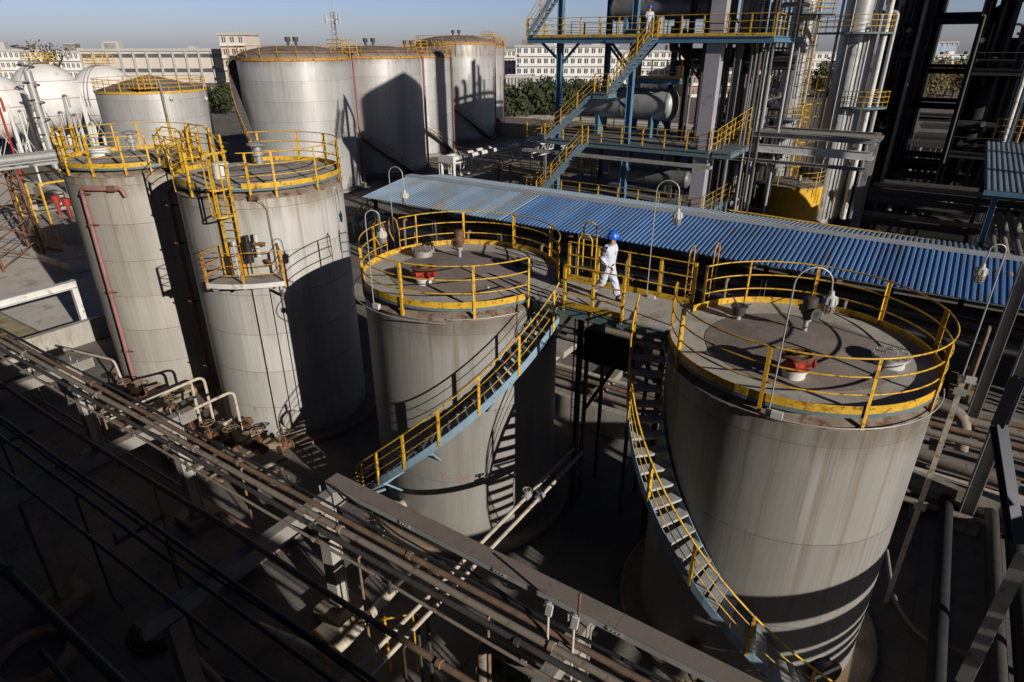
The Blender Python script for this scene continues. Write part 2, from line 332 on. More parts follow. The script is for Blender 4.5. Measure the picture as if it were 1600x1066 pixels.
def thing(name,label,cat,loc,group=None):
    o=bpy.data.objects.new(name,None); COL.objects.link(o); o.location=loc; o.empty_display_size=.3; WL[o.name]=Vector(loc)
    o['label']=label; o['category']=cat
    if group: o['group']=group
    return o
def tag(o,label,cat,group=None):
    o['label']=label; o['category']=cat
    if group: o['group']=group
    return o
def struct(name,mb,m): return mb.build(name,m,kind='structure')
def copy_tree(o,parent=None):
    c=o.copy(); COL.objects.link(c); c.parent=parent; WL[c.name]=WL[o.name]
    for ch in list(o.children): copy_tree(ch,c)
    return c
def arc(cx,cy,r,z0,a0,a1,n=24,z1=None):
    z1=z0 if z1 is None else z1
    return [(cx+r*cos(a0+(a1-a0)*i/n),cy+r*sin(a0+(a1-a0)*i/n),z0+(z1-z0)*i/n) for i in range(n+1)]
# ================================================================ SETTING
g=MB(); g.add([(-900,-120,0),(700,-120,0),(700,1500,0),(-900,1500,0)],[(0,1,2,3)]); struct('ground',g,'ground')
g=MB(); g.add([(-120,11.5,.004),(-35.2,11.5,.004),(-35.2,30,.004),(-120,30,.004)],[(0,1,2,3)]); struct('service_road',g,'road')
g=MB(); g.add([(-120,9.6,.004),(-35.2,9.6,.004),(-35.2,11.4,.004),(-120,11.4,.004)],[(0,1,2,3)]); struct('dry_grass_strip',g,'dry_grass')
g=MB(); g.add([(-120,36.5,.004),(40,36.5,.004),(40,38.2,.004),(-120,38.2,.004)],[(0,1,2,3)]); struct('pavement',g,'road')
g=MB(); g.add([(-400,118,.004),(200,118,.004),(200,126,.004),(-400,126,.004)],[(0,1,2,3)]); struct('far_road',g,'road')
# ================================================================ circular railings, stairs
def railing(root,cx,cy,Rr,z,spans,posts,heights=(1.1,.74,.38),material='yellow',pw=.064,drop=.34,rr=.0185,name='railing'):
    m=MB()
    for a0,a1 in spans:
        for h in heights: m.tube(arc(cx,cy,Rr,z+h,R(a0),R(a1),max(6,int(abs(a1-a0)/5))),rr,6)
    ra=m.build(name,material,root)
    for a in posts:
        a_=R(a); b=MB(); dx,dy=cos(a_),sin(a_); tx,ty=-dy,dx
        px_,py_=cx+(Rr+.03)*dx,cy+(Rr+.03)*dy
        # angle section: two thin legs
        b.bar((px_+.01*dx,py_+.01*dy,z-drop),(px_+.01*dx,py_+.01*dy,z+heights[0]),pw,.012,(dx,dy,0))
        b.bar((px_+tx*pw/2-.03*dx,py_+ty*pw/2-.03*dy,z-drop),(px_+tx*pw/2-.03*dx,py_+ty*pw/2-.03*dy,z+heights[0]),.012,pw,(dx,dy,0))
        b.build('post',material,ra)
    return ra
def spiral(root,cx,cy,r0,r1,zf,a0,a1,n,tread_m,posts_every=4,heights=(1.0,.7,.38),rail_m='yellow',str_m='stair_blue',inner_rail=False,foot=True):
    """stair from angle a0 (top) to a1 (bottom); zf(deg)->walking height"""
    st=MB(); k=max(24,n)
    def band(r,t,zlo,zhi):
        vs=[];fs=[]
        for i in range(k+1):
            a=a0+(a1-a0)*i/k; z=zf(a); c,s_=cos(R(a)),sin(R(a))
            for rr_,zz in ((r,z+zlo),(r+t,z+zlo),(r+t,z+zhi),(r,z+zhi)): vs.append((cx+rr_*c,cy+rr_*s_,zz))
        for i in range(k):
            for q in range(4): fs.append((4*i+q,4*i+(q+1)%4,4*i+4+(q+1)%4,4*i+4+q))
        fs+= [(3,2,1,0),(4*k,4*k+1,4*k+2,4*k+3)]
        st.add(vs,fs)
    band(r1,.014,-.17,.10); band(r0-.014,.014,-.17,.10)
    sc_=thing_part('staircase',root)
    st.build('stringer',str_m,sc_)
    for i in range(n):
        t=(i+.5)/n; a=R(a0+(a1-a0)*t); z=zf(a0+(a1-a0)*t); w_=.135
        b=MB(); d=Vector((cos(a),sin(a),0)); tt=Vector((-sin(a),cos(a),0)); c=Vector((cx,cy,z))
        p0=c+d*(r0+.005); p1=c+d*(r1-.005)
        b.bar(p0,p1,.27,.035); b.bar(p0+tt*(.115 if a1<a0 else -.115)*-1+Vector((0,0,-.035)),p1+tt*(.115 if a1<a0 else -.115)*-1+Vector((0,0,-.035)),.012,.05)
        b.build('tread',tread_m,sc_)
    hr=MB()
    for h in heights:
        hr.tube([(cx+(r1+.02)*cos(R(a0+(a1-a0)*i/k)),cy+(r1+.02)*sin(R(a0+(a1-a0)*i/k)),zf(a0+(a1-a0)*i/k)+h) for i in range(k+1)],.024 if h==heights[0] else .012,6)
    hr.build('handrail',rail_m,sc_)
    i=1.0
    while i<n:
        a_=a0+(a1-a0)*i/n; z=zf(a_); a=R(a_); b=MB(); dx,dy=cos(a),sin(a)
        b.bar((cx+(r1+.03)*dx,cy+(r1+.03)*dy,z-.12),(cx+(r1+.03)*dx,cy+(r1+.03)*dy,z+heights[0]),.065,.012,(dx,dy,0))
        b.bar((cx+(r1+.0)*dx-dy*.03,cy+(r1+.0)*dy+dx*.03,z+.1),(cx+(r1+.0)*dx-dy*.03,cy+(r1+.0)*dy+dx*.03,z+heights[0]),.012,.055,(dx,dy,0))
        b.build('stair_post',rail_m,sc_); i+=posts_every
    return sc_
def thing_part(name,root):
    o=bpy.data.objects.new(name,None); COL.objects.link(o); o.parent=root; o.empty_display_size=.2; WL[o.name]=WL[root.name].copy(); return o
def bracket(m,cx,cy,r0,r1,z,a_):
    a=R(a_); d=Vector((cos(a),sin(a),0)); c=Vector((cx,cy,z))
    m.bar(c+d*r0,c+d*r1,.06,.06); m.bar(c+d*r0+Vector((0,0,-.75)),c+d*(r1-.1)+Vector((0,0,-.03)),.05,.05)
def tank_body(root,cx,cy,Rr,h,shell_m,roof_m,band_m='roof_band',deck_gap=None,ring=.78,apex=.12,toe_gaps=((0,360),),rad=64):
    m=MB(); m.lathe([(Rr,0),(Rr,h-.37)],(cx,cy,0),rad); m.build('shell',shell_m,root)
    m=MB(); m.lathe([(Rr,h-.37),(Rr+.03,h-.365),(Rr+.03,h-.345),(Rr-.03,h-.30),(Rr-.35,h-.15),(Rr-.6,h-.10)],(cx,cy,0),rad); m.build('roof_edge',band_m,root)
    m=MB(); ri=Rr-ring; m.lathe([(Rr-.6,h-.10),(ri,h-.035)],(cx,cy,0),rad); m.lathe([(ri,h+.008),(ri*.5,h+apex*.7),(.01,h+apex)],(cx,cy,0),rad); m.lathe([(ri+.006,h-.04),(ri+.006,h+.008),(ri,h+.008)],(cx,cy,0),rad); m.build('roof',roof_m,root)
    m=MB(); m.lathe([(ri+.01,h-.05),(ri+.01,h),(Rr-.005,h),(Rr-.005,h-.10),(ri+.01,h-.05)],(cx,cy,0),rad); m.build('deck','deck_grating',root)
    m=MB(); m.lathe([(Rr+.002,h-.1),(Rr+.012,h-.1),(Rr+.012,h-.02),(Rr+.002,h-.02)],(cx,cy,0),rad); m.build('deck_beam','beam_teal',root)
    m=MB()
    for a0,a1 in toe_gaps: m.arcwall(cx,cy,Rr,Rr+.012,h-.018,h+.15,R(a0),R(a1),max(12,int((a1-a0)/5)))
    m.build('toe_plate','yellow',root)
def stand_pad(root,cx,cy,Rr):
    m=MB(); m.lathe([(Rr+.55,-.02),(Rr+.55,.16),(Rr+.5,.2),(Rr-.2,.2)],(cx,cy,0),48); m.build('plinth','concrete_old',root)
# ================================================================ NEAR TANKS
# --- middle short tank (stair at its front) and right short tank
def gauge(root,x,y,z,name='level_gauge',material='rust_brown',s=1.0,neck='galv',turn=0):
    m=MB(); m.cyl((x,y,z-.1),(x,y,z+.30*s),.055*s,n=10); m.cyl((x,y,z+.27*s),(x,y,z+.31*s),.11*s,n=12); gp=m.build(name,material if neck is None else neck,root)
    m=MB(); m.cyl((x,y,z+.31*s),(x,y,z+.43*s),.085*s,.13*s,n=14); m.cyl((x,y,z+.43*s),(x,y,z+.80*s),.16*s,.16*s,n=16); m.dome((x,y,z+.80*s),.16*s,.05*s,16,4)
    d=Vector((cos(turn),sin(turn),0)); c=Vector((x,y,z+.5*s)); m.cyl(c,c+d*.23*s,.12*s,n=14); m.cyl(c+d*.23*s,c+d*.25*s,.15*s,n=14); m.cyl(c-d*.1*s,c-d*.22*s,.09*s,n=12)
    m.build('gauge_head',material,gp)
    m=MB(); m.cyl(c+d*.252*s,c+d*.256*s,.07*s,n=14); m.build('gauge_dial','cable_black',gp)
    return gp
def breather(root,x,y,z,s=1.0):
    m=MB(); m.lathe([(.24*s,-.1),(.24*s,.20*s),(.30*s,.21*s),(.30*s,.25*s),(.1*s,.25*s)],(x,y,z),24); b=m.build('breather_valve','white_paint',root)
    m=MB(); m.lathe([(.26*s,.252*s),(.26*s,.30*s),(.19*s,.31*s),(.19*s,.48*s),(.25*s,.50*s)],(x,y,z),20)
    for k in range(3):
        a=R(20+k*120); d=Vector((cos(a),sin(a),0)); c=Vector((x,y,z+.4*s)); m.cyl(c+d*.1*s,c+d*.34*s,.10*s,n=12); m.cyl(c+d*.34*s,c+d*.38*s,.13*s,n=12)
    m.build('valve_body','red_paint',b)
    m=MB(); m.lathe([(.08*s,.50*s),(.34*s,.505*s),(.36*s,.56*s),(.30*s,.58*s),(.29*s,.55*s),(.14*s,.555*s),(.13*s,.60*s),(.001,.61*s)],(x,y,z),28); m.build('valve_lid','rust_brown',b)
def manhole(root,x,y,z,s=1.0,material='white_paint'):
    m=MB(); m.lathe([(.28*s,-.1),(.28*s,.17*s),(.34*s,.175*s),(.34*s,.20*s)],(x,y,z),28); b=m.build('manhole',material,root)
    m=MB(); m.lathe([(.35*s,.20*s),(.35*s,.235*s),(.001,.24*s)],(x,y,z),28)
    for k in range(12):
        a=2*PI*k/12; m.cyl((x+.32*s*cos(a),y+.32*s*sin(a),z+.235*s),(x+.32*s*cos(a),y+.32*s*sin(a),z+.265*s),.018,n=6)
    m.tube([(x-.1,y,z+.23*s),(x-.1,y,z+.32*s),(x+.1,y,z+.32*s),(x+.1,y,z+.23*s)],.012,6); m.build('manhole_cover','roof_grey',b)
C3=(-10.94,13.81); R3=2.85; H3=7.8
t3=thing('storage_tank','grey storage tank with a yellow-railed stair across its lit front and red lettering','tank',(*C3,0))
stand_pad(t3,*C3,R3)
tank_body(t3,*C3,R3,H3,'shell_near_grey','roof_brown',toe_gaps=((17,343),))
railing(t3,*C3,R3,H3,((17,171),(182,345)),(17,55,91,126,158,-166,-126,-85,-46,-15))
m=MB(); m.tube(arc(*C3,R3+.3,H3-.3,R(-178),R(-60),20),.018,6); m.tube(arc(*C3,R3+.06,H3-.3,R(-60),R(-20),10),.016,6); m.build('conduit','galv',t3)
# hooped access opening on the left of the deck
m=MB()
for a in (171,182):
    d=Vector((cos(R(a)),sin(R(a)),0)); c=Vector((*C3,H3)); p=c+d*(R3+.02)
    m.tube([p,p+Vector((0,0,.7)),p+Vector((0,0,1.0))+d*.1,p+Vector((0,0,1.12))+d*.32,p+Vector((0,0,.95))+d*.5,p+Vector((0,0,.55))+d*.5,p+Vector((0,0,.3))+d*.3],.02,6)
m.build('access_hoop','yellow_rusty',t3)
breather(t3,-11.12,12.35,H3,.9); manhole(t3,-12.85,14.3,H3,1.05,'galv'); gauge(t3,-11.72,14.72,H3+.08,turn=R(-80))
m=MB(); m.lathe([(.30,0),(.30,.10),(.001,.11)],(-9.75,15.3,H3),20); m.cyl((-9.85,15.2,H3+.1),(-9.85,15.2,H3+.22),.06,n=10); m.cyl((-9.6,15.35,H3+.1),(-9.6,15.35,H3+.26),.05,n=10); m.build('gauge_hatch','dark_steel',t3)
m=MB(); m.box(-9.47,-9.41,13.0,13.06,H3,H3+.07); m.cyl((-12.2,15.4,H3+.05),(-12.2,15.4,H3+.16),.05,n=10); m.build('deck_lug','lamp_white',t3)
zf3=lambda a: 7.42-.0575*(-9-a)
s3=spiral(t3,*C3,R3+.06,R3+.82,zf3,-9,-128,31,'tread_dark',posts_every=4.4)
for a in (-40,-68,-95,-118): m=MB(); bracket(m,*C3,R3,R3+.80,zf3(a)-.2,a); m.build('stair_bracket','stair_blue',s3)
# hazard-striped post at the stair foot
a=R(-128); p=Vector((C3[0]+(R3+.85)*cos(a),C3[1]+(R3+.85)*sin(a),zf3(-128)-.1))
m=MB()
for k in range(6): m.cyl(p+Vector((0,0,k*.19)),p+Vector((0,0,k*.19+.1)),.035,n=8)
m.build('foot_post_band','hazard',s3)
m=MB()
for k in range(6): m.cyl(p+Vector((0,0,k*.19+.1)),p+Vector((0,0,k*.19+.19)),.034,n=8)
m.build('foot_post','cable_black',s3)
# lower nozzles
for a_,z_,r_ in ((-98,.95,.17),(-84,.75,.15)):
    a=R(a_); d=Vector((cos(a),sin(a),0)); c=Vector((*C3,z_)); m=MB(); m.cyl(c+d*(R3-.05),c+d*(R3+.3),r_,n=16); m.cyl(c+d*(R3+.22),c+d*(R3+.28),r_*1.6,n=18); m.cyl(c+d*(R3+.29),c+d*(R3+.35),r_*1.6,n=18); m.build('nozzle','concrete_pale',t3)
# lettering painted on the shell
def lettering(root,txt,cx,cy,Rr,a_deg,z,size,mname):
    cu=bpy.data.curves.new('t','FONT'); cu.body=txt; cu.size=size; cu.align_x='CENTER'; ob=bpy.data.objects.new('t',cu); COL.objects.link(ob)
    bpy.context.view_layer.update(); me=bpy.data.meshes.new_from_object(ob.evaluated_get(bpy.context.evaluated_depsgraph_get()))
    bpy.data.objects.remove(ob); m=MB(); a0=R(a_deg)
    vs=[]
    for v in me.vertices:
        a=a0+v.co.x/Rr; vs.append((cx+(Rr+.004)*cos(a),cy+(Rr+.004)*sin(a),z+v.co.y))
    m.add(vs,[tuple(p.vertices) for p in me.polygons]); bpy.data.meshes.remove(me)
    return m.build('lettering',mname,root)
lettering(t3,'T \u2013 8005',*C3,R3,-58,2.42,.30,'text_red')
# --- right tank
C4=(-1.65,13.79); R4=2.72
t4=thing('storage_tank','large grey tank at the right with a steep stair round its shaded left side','tank',(*C4,0))
stand_pad(t4,*C4,R4)
tank_body(t4,*C4,R4,H3,'shell_near','roof_brown',toe_gaps=((-163,163),))
railing(t4,*C4,R4,H3,((-172,155),),(128,94,60,23,-17,-54,-92,-138,-172,155))
m=MB(); m.tube(arc(*C4,R4+.10,H3-.27,R(-185),R(5),40),.013,6)
for a_ in range(-180,0,22): a=R(a_); m.cyl((C4[0]+R4*cos(a),C4[1]+R4*sin(a),H3-.34),(C4[0]+(R4+.10)*cos(a),C4[1]+(R4+.10)*sin(a),H3-.27),.012,n=5)
m.build('conduit','galv',t4)
breather(t4,-1.43,12.32,H3,.92); manhole(t4,.11,13.99,H3,1.05,'lamp_white'); gauge(t4,-1.67,14.65,H3+.08,material='dark_steel',turn=R(-40))
m=MB(); m.cyl((-3.17,14.64,H3),(-3.17,14.64,H3+.14),.07,n=10); q=m.build('vent_neck','galv',t4)
m=MB(); m.cyl((-3.17,14.64,H3+.14),(-3.17,14.64,H3+.34),.13,.17,n=14); m.cyl((-3.17,14.64,H3+.34),(-3.17,14.64,H3+.38),.2,n=14); m.tube([(-3.2,14.64,H3+.36),(-3.36,14.6,H3+.58)],.018,6); m.tube([(-3.1,14.64,H3+.36),(-2.93,14.7,H3+.45)],.014,6); m.build('vent_head','dark_steel',q)
zf4=lambda a: 7.45-.0545*(a+172)
s4=spiral(t4,*C4,R4+.06,R4+.84,zf4,-172,-42,27,'tread_grey',posts_every=4.6)
for a_ in (-150,-122,-95,-68): m=MB(); bracket(m,*C4,R4,R4+.82,zf4(a_)-.2,a_); m.build('stair_bracket','beam_blue',s4)
a=R(-100); d=Vector((cos(a),sin(a),0)); c=Vector((*C4,.9)); m=MB(); m.cyl(c+d*(R4-.05),c+d*(R4+.3),.16,n=16); m.cyl(c+d*(R4+.2),c+d*(R4+.27),.26,n=18); m.build('nozzle','rust_brown',t4)
# manway and level tube on the lit side, near the foot
a=R(-40); d=Vector((cos(a),sin(a),0)); c=Vector((*C4,.95)); m=MB(); m.cyl(c+d*(R4-.05),c+d*(R4+.22),.31,n=24); m.cyl(c+d*(R4+.16),c+d*(R4+.24),.40,n=24); m.build('manway','dark_steel',t4)
# ---------------------------------------------------------------- walkway between the two short tanks
wk=thing('tank_walkway','short concrete walkway with yellow railings bridging the two short tanks under the worker','walkway',(-6.2,13.9,H3-.12))
m=MB(); m.box(-8.12,-4.33,13.2,14.95,H3-.05,H3+.012); m.build('floor','deck_grating',wk)
m=MB()
for y in (13.16,14.97): m.ibeam((-8.1,y,H3-.16),(-4.4,y,H3-.16),.09,.22,.014)
for x in (-7.6,-6.6,-5.6,-4.7): m.bar((x,13.2,H3-.1),(x,14.92,H3-.1),.06,.08)
m.build('girder','beam_teal',wk)
def straight_rail(root,p,q,posts,heights=(1.08,.72,.37),material='yellow',toe=True,name='railing',pw=.062,rr=.0185,parts=True):
    p=Vector(p); q=Vector(q); d=(q-p).normalized(); side=Vector((-d.y,d.x,0)).normalized() if abs(d.x)+abs(d.y)>0 else Vector((1,0,0))
    m=MB()
    for h in heights: m.tube([p+Vector((0,0,h)),q+Vector((0,0,h))],rr,6)
    if toe: m.bar(p+Vector((0,0,.07)),q+Vector((0,0,.07)),.01,.15)
    if not parts:
        for k in range(posts): c=p+(q-p)*k/(posts-1); m.bar(c+Vector((0,0,-.12)),c+Vector((0,0,heights[0])),pw,pw*.6,side)
        return m.build(name,material,root)
    ra=m.build(name,material,root)
    for k in range(posts):
        c=p+(q-p)*(k/(posts-1)); b=MB(); b.bar(c+side*.012+Vector((0,0,-.14)),c+side*.012+Vector((0,0,heights[0])),pw,.012,side)
        b.bar(c+d*(pw/2)+side*.045+Vector((0,0,-.14)),c+d*(pw/2)+side*.045+Vector((0,0,heights[0])),.012,pw*.9,side); b.build('post',material,ra)
    return ra
straight_rail(wk,(-8.05,15.0,H3),(-4.45,15.0,H3),5)
straight_rail(wk,(-7.15,13.13,H3),(-5.55,13.13,H3),3)
# tall hoops of the ladder cage beside the walkway
def hoop(root,c,wd,h,axis=(1,0,0),material='yellow',t=.05,flat=True):
    c=Vector(c); a=Vector(axis); r=wd/2; m=MB(); pts=[c-a*r]+[c-a*r*cos(PI*i/10)+Vector((0,0,h-r+r*sin(PI*i/10))) for i in range(11)]+[c+a*r]
    if flat:
        n_=a.cross(Vector((0,0,1)))
        for p0,p1 in zip(pts[:-1],pts[1:]): m.bar(p0,p1,.012,t,(p1-p0).cross(n_))
        # solid look: add a round edge
        m.tube(pts,.022,6)
    else: m.tube(pts,.022,6)
    return m.build('ladder_hoop',material,root)
hoop(wk,(-7.72,15.35,H3),.42,1.25); hoop(wk,(-7.78,15.75,H3),.42,1.5)
hoop(wk,(-4.75,15.55,H3),.40,1.35,(0,1,0),'yellow_rusty',flat=False); hoop(wk,(-4.25,16.0,H3),.40,1.4,(0,1,0),'yellow_rusty',flat=False)
for h in (.1,.42,.75,1.08): m=MB(); m.tube([(-4.75,15.35,H3+h),(-4.42,15.05,H3+h)],.018,6); m.build('cage_bar','yellow',wk)
m=MB()
for x in (-7.93,-7.5): m.cyl((x,15.36,.2),(x,15.36,H3),.022,n=6)
for k in range(24): m.cyl((-7.93,15.36,.4+k*.3),(-7.5,15.36,.4+k*.3),.012,n=5)
m.build('ladder','yellow_rusty',wk)
m=MB()
for x,y in ((-7.5,14.9),(-5.0,14.9)): m.bar((x,y,.0),(x,y,H3-.3),.14,.14)
m.bar((-7.9,13.4,H3-1.6),(-7.0,13.4,H3-.3),.08,.08); m.bar((-4.6,13.4,H3-1.6),(-5.4,13.4,H3-.3),.08,.08); m.build('support_leg','dark_steel',wk)
# hanging dark box platform below the walkway
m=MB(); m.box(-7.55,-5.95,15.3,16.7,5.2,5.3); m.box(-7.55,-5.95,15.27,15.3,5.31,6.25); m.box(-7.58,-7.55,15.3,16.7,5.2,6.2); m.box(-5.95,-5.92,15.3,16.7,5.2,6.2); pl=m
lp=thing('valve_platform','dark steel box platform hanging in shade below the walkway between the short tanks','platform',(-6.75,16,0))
pl.build('platform_box','shade_black_steel',lp)
m=MB()
for x,y in ((-7.5,16.6),(-6.0,16.6),(-7.5,15.4),(-6.0,15.4)): m.bar((x,y,0),(x,y,5.2),.1,.1)
m.bar((-7.5,15.4,3.4),(-6.6,15.4,5.15),.1,.1); m.build('platform_leg','dark_steel',lp)
# --- the two tall tanks at the left
C2=(-20.35,14.21); R2=2.82; H2=9.65
t2=thing('storage_tank','tall pale tank with caged yellow ladder and small side platform on its front','tank',(*C2,0))
stand_pad(t2,*C2,R2)
tank_body(t2,*C2,R2,H2,'shell_tall','roof_grey',ring=.9,apex=.22,toe_gaps=((-48,150),(-172,-80)))
railing(t2,*C2,R2,H2,((-48,150),(-172,-78)),(-43,-27,3,34,60,84,112,143,171,-150,-112,-86))
m=MB(); m.cyl((-21.76,15.23,H2),(-21.76,15.23,H2+.38),.13,n=14); m.lathe([(.24,.38),(.24,.5),(.15,.56),(.14,.7),(.34,.74),(.36,.8),(.001,.92)],(-21.76,15.23,H2),20); m.build('roof_vent','vessel_silver',t2)
m=MB(); m.lathe([(.26,-.1),(.26,.5),(.3,.5),(.3,.55),(.001,.6)],(-20.45,12.75,H2),20); m.build('roof_hatch','white_paint',t2)
# side platform
za=6.75; m=MB(); m.arcwall(*C2,R2+.02,R2+1.0,za-.06,za,R(-70),R(-32),16); sp=m.build('side_platform','roof_grey',t2)
m=MB(); m.arcwall(*C2,R2+1.0,R2+1.03,za-.14,za+.02,R(-70),R(-32),16); m.build('platform_edge','frame_white',sp)
m=MB(); d=Vector((cos(R(-69)),sin(R(-69)),0)); c=Vector((*C2,za-.25)); m.cyl(c+d*(R2-.02),c+d*(R2+.75),.12,n=12); m.build('bracket_tube','galv',sp); m=MB(); m.bar(c+Vector((cos(R(-34)),sin(R(-34)),-.6))*1.0+Vector((cos(R(-34)),sin(R(-34)),0))*(R2-1),c+Vector((cos(R(-34)),sin(R(-34)),0))*(R2+.95),.07,.07); m.build('platform_bracket','galv',sp)
railing(sp,*C2,R2+.98,za,((-70,-32),),(-70,-51,-32),heights=(1.05,.62,.3),material='yellow_rusty',drop=.2,name='platform_railing')
for a_ in (-70,-32):
    m=MB(); d=Vector((cos(R(a_)),sin(R(a_)),0)); c=Vector((*C2,za))
    for h in (1.05,.62,.3): m.tube([c+d*(R2+.02)+Vector((0,0,h)),c+d*(R2+.98)+Vector((0,0,h))],.018,6)
    m.bar(c+d*(R2+.05),c+d*(R2+.05)+Vector((0,0,1.05)),.05,.05); m.build('platform_side_rail','yellow_rusty',sp)
# ladder up the front with cage
lad=thing_part('ladder',t2)
aL=(-63.5,-54.0)
def onC2(a_,r,z): a=R(a_); return Vector((C2[0]+r*cos(a),C2[1]+r*sin(a),z))
for a_ in aL:
    m=MB(); m.bar(onC2(a_,R2+.16,za),onC2(a_,R2+.16,H2+1.25),.075,.04,(cos(R(a_)),sin(R(a_)),0)); m.build('ladder_rail','yellow',lad)
m=MB()
for k in range(12): m.cyl(onC2(aL[0],R2+.16,za+.25+k*.27),onC2(aL[1],R2+.16,za+.25+k*.27),.013,n=6)
m.build('rung','yellow',lad)
m=MB(); am=sum(aL)/2; cc=onC2(am,R2+.18,0); tt=Vector((-sin(R(am)),cos(R(am)),0)); dd=Vector((cos(R(am)),sin(R(am)),0))
for z in (H2-.75,H2+.1,H2+1.2):
    pts=[cc+Vector((0,0,z))+tt*(-.36*cos(PI*i/12))+dd*(.62*sin(PI*i/12)) for i in range(13)]
    for p0,p1 in zip(pts[:-1],pts[1:]): m.bar(p0,p1,.014,.06)
for i in (3,6,9):
    p=cc+tt*(-.36*cos(PI*i/12))+dd*(.6*sin(PI*i/12)); m.bar(p+Vector((0,0,H2-.75)),p+Vector((0,0,H2+1.2)),.05,.012,dd)
m.build('ladder_cage','yellow',lad)
# instruments on the platform
m=MB(); p=onC2(-49,R2+.35,za); m.cyl(p+Vector((0,0,.55)),p+Vector((0,0,1.25)),.13,n=14); m.cyl(p+Vector((0,0,1.25)),p+Vector((0,0,1.45)),.09,n=12); m.cyl(p+Vector((0,0,.15)),p+Vector((0,0,.55)),.03,n=8); ii=m.build('foam_chamber','cable_black',t2)
m=MB(); p=onC2(-44,R2+.2,za); m.cyl(p+Vector((0,0,1.0)),p+Vector((0,0,1.45)),.08,n=12); m.cyl(p+Vector((0,0,.7)),p+Vector((0,0,.95)),.07,n=12); m.build('chamber_neck','lamp_white',ii)
m=MB(); p=onC2(-46,R2+.25,za+1.15); q=onC2(-39,R2+.25,za+1.1); m.cyl(p,q,.07,n=10); p=onC2(-40,R2+.2,za+.55); m.cyl(p,p+Vector((.25,0,-.1)),.06,n=10); m.build('chamber_valve','rust_brown',ii)
m=MB(); p=onC2(-57,R2+.35,za); m.cyl(p,p+Vector((0,0,1.15)),.018,n=6); m.box(p.x-.09,p.x+.05,p.y-.05,p.y+.05,za+1.15,za+1.27); m.build('sampling_pole','lamp_white',t2)
m=MB(); p=onC2(-43,R2+.1,za+2.55); m.cyl(p-Vector((.2,0,0)),p+Vector((.25,.1,.05)),.06,n=10); m.cyl(p,p+Vector((0,0,.14)),.09,n=12); m.tube([p-Vector((.16,0,.05)),p-Vector((.2,0,.2)),p-Vector((.18,0,2.2))],.012,5); m.tube([p+Vector((.25,.1,.0)),onC2(-36,R2+.1,za+2.35),onC2(-34.5,R2+.1,za+2.2),onC2(-34.5,R2+.08,za+.2)],.012,5); m.build('vapour_valve','rust_brown',t2)
m=MB()
for a_ in (-52.5,-41.5,-35): m.tube([onC2(a_,R2+.03,za-.2),onC2(a_,R2+.03,.4)],.014,5)
m.build('earth_cable','cable_black',t2)
m=MB(); m.tube([onC2(-52,R2+.1,za-.1),onC2(-52,R2+.1,.6)],.022,6); m.build('sample_pipe','pipe_pale',t2)
a=R(-75); d=Vector((cos(a),sin(a),0))
m=MB(); c=Vector((*C2,.85)); m.cyl(c+d*(R2-.05),c+d*(R2+.3),.14,n=14); m.cyl(c+d*(R2+.2),c+d*(R2+.27),.23,n=16); m.build('nozzle','rust_brown',t2)
m=MB(); d=Vector((cos(R(-40)),sin(R(-40)),0)); c=Vector((*C2,1.0)); m.cyl(c+d*(R2-.05),c+d*(R2+.22),.31,n=20); m.cyl(c+d*(R2+.16),c+d*(R2+.24),.40,n=20); m.build('manway','concrete_pale',t2)
C1=(-27.7,13.53); R1=2.56
t1=thing('storage_tank','tall grey tank furthest left with a slim red pipe down its front','tank',(*C1,0))
stand_pad(t1,*C1,R1)
tank_body(t1,*C1,R1,H2,'shell_tall_dull','roof_grey',ring=.85,apex=.22,toe_gaps=((12,152),(166,343)))
railing(t1,*C1,R1,H2,((12,152),(162,345)),(-88,-60,-34,-15,12,60,88,114,145,166,-159,-122))
m=MB(); m.cyl((-29.3,14.4,H2),(-29.3,14.4,H2+.38),.13,n=14); m.lathe([(.22,.38),(.22,.5),(.14,.56),(.13,.7),(.3,.74),(.32,.8),(.001,.9)],(-29.3,14.4,H2),20); m.build('roof_vent','vessel_silver',t1)
m=MB(); m.lathe([(.36,-.1),(.36,.35),(.44,.36),(.44,.42),(.001,.5)],(-28.6,12.7,H2),24); m.build('roof_hatch','white_paint',t1)
# ladder at the far left of the left tank
lad=thing_part('ladder',t1)
for a_ in (-160,-149):
    a=R(a_); m=MB(); p=Vector((C1[0]+(R1+.2)*cos(a),C1[1]+(R1+.2)*sin(a),0)); m.bar(p+Vector((0,0,.3)),p+Vector((0,0,H2+1.2)),.09,.05,(cos(a),sin(a),0)); m.build('ladder_rail','yellow',lad)
m=MB()
for k in range(34): m.cyl((C1[0]+(R1+.2)*cos(R(-160)),C1[1]+(R1+.2)*sin(R(-160)),.5+k*.29),(C1[0]+(R1+.2)*cos(R(-149)),C1[1]+(R1+.2)*sin(R(-149)),.5+k*.29),.013,n=5)
m.build('rung','yellow_rusty',lad)
m=MB(); am=R(-154.5); cc=Vector((C1[0]+(R1+.2)*cos(am),C1[1]+(R1+.2)*sin(am),0)); tt=Vector((-sin(am),cos(am),0)); dd=Vector((cos(am),sin(am),0))
for z in [3+k*1.0 for k in range(8)]:
    pts=[cc+Vector((0,0,z))+tt*(-.34*cos(PI*i/10))+dd*(.6*sin(PI*i/10)) for i in range(11)]
    for p0,p1 in zip(pts[:-1],pts[1:]): m.bar(p0,p1,.012,.05)
for i in (3,5,7):
    p=cc+tt*(-.34*cos(PI*i/10))+dd*(.6*sin(PI*i/10)); m.bar(p+Vector((0,0,3)),p+Vector((0,0,H2+1.1)),.045,.012,dd)
m.build('ladder_cage','yellow',lad)
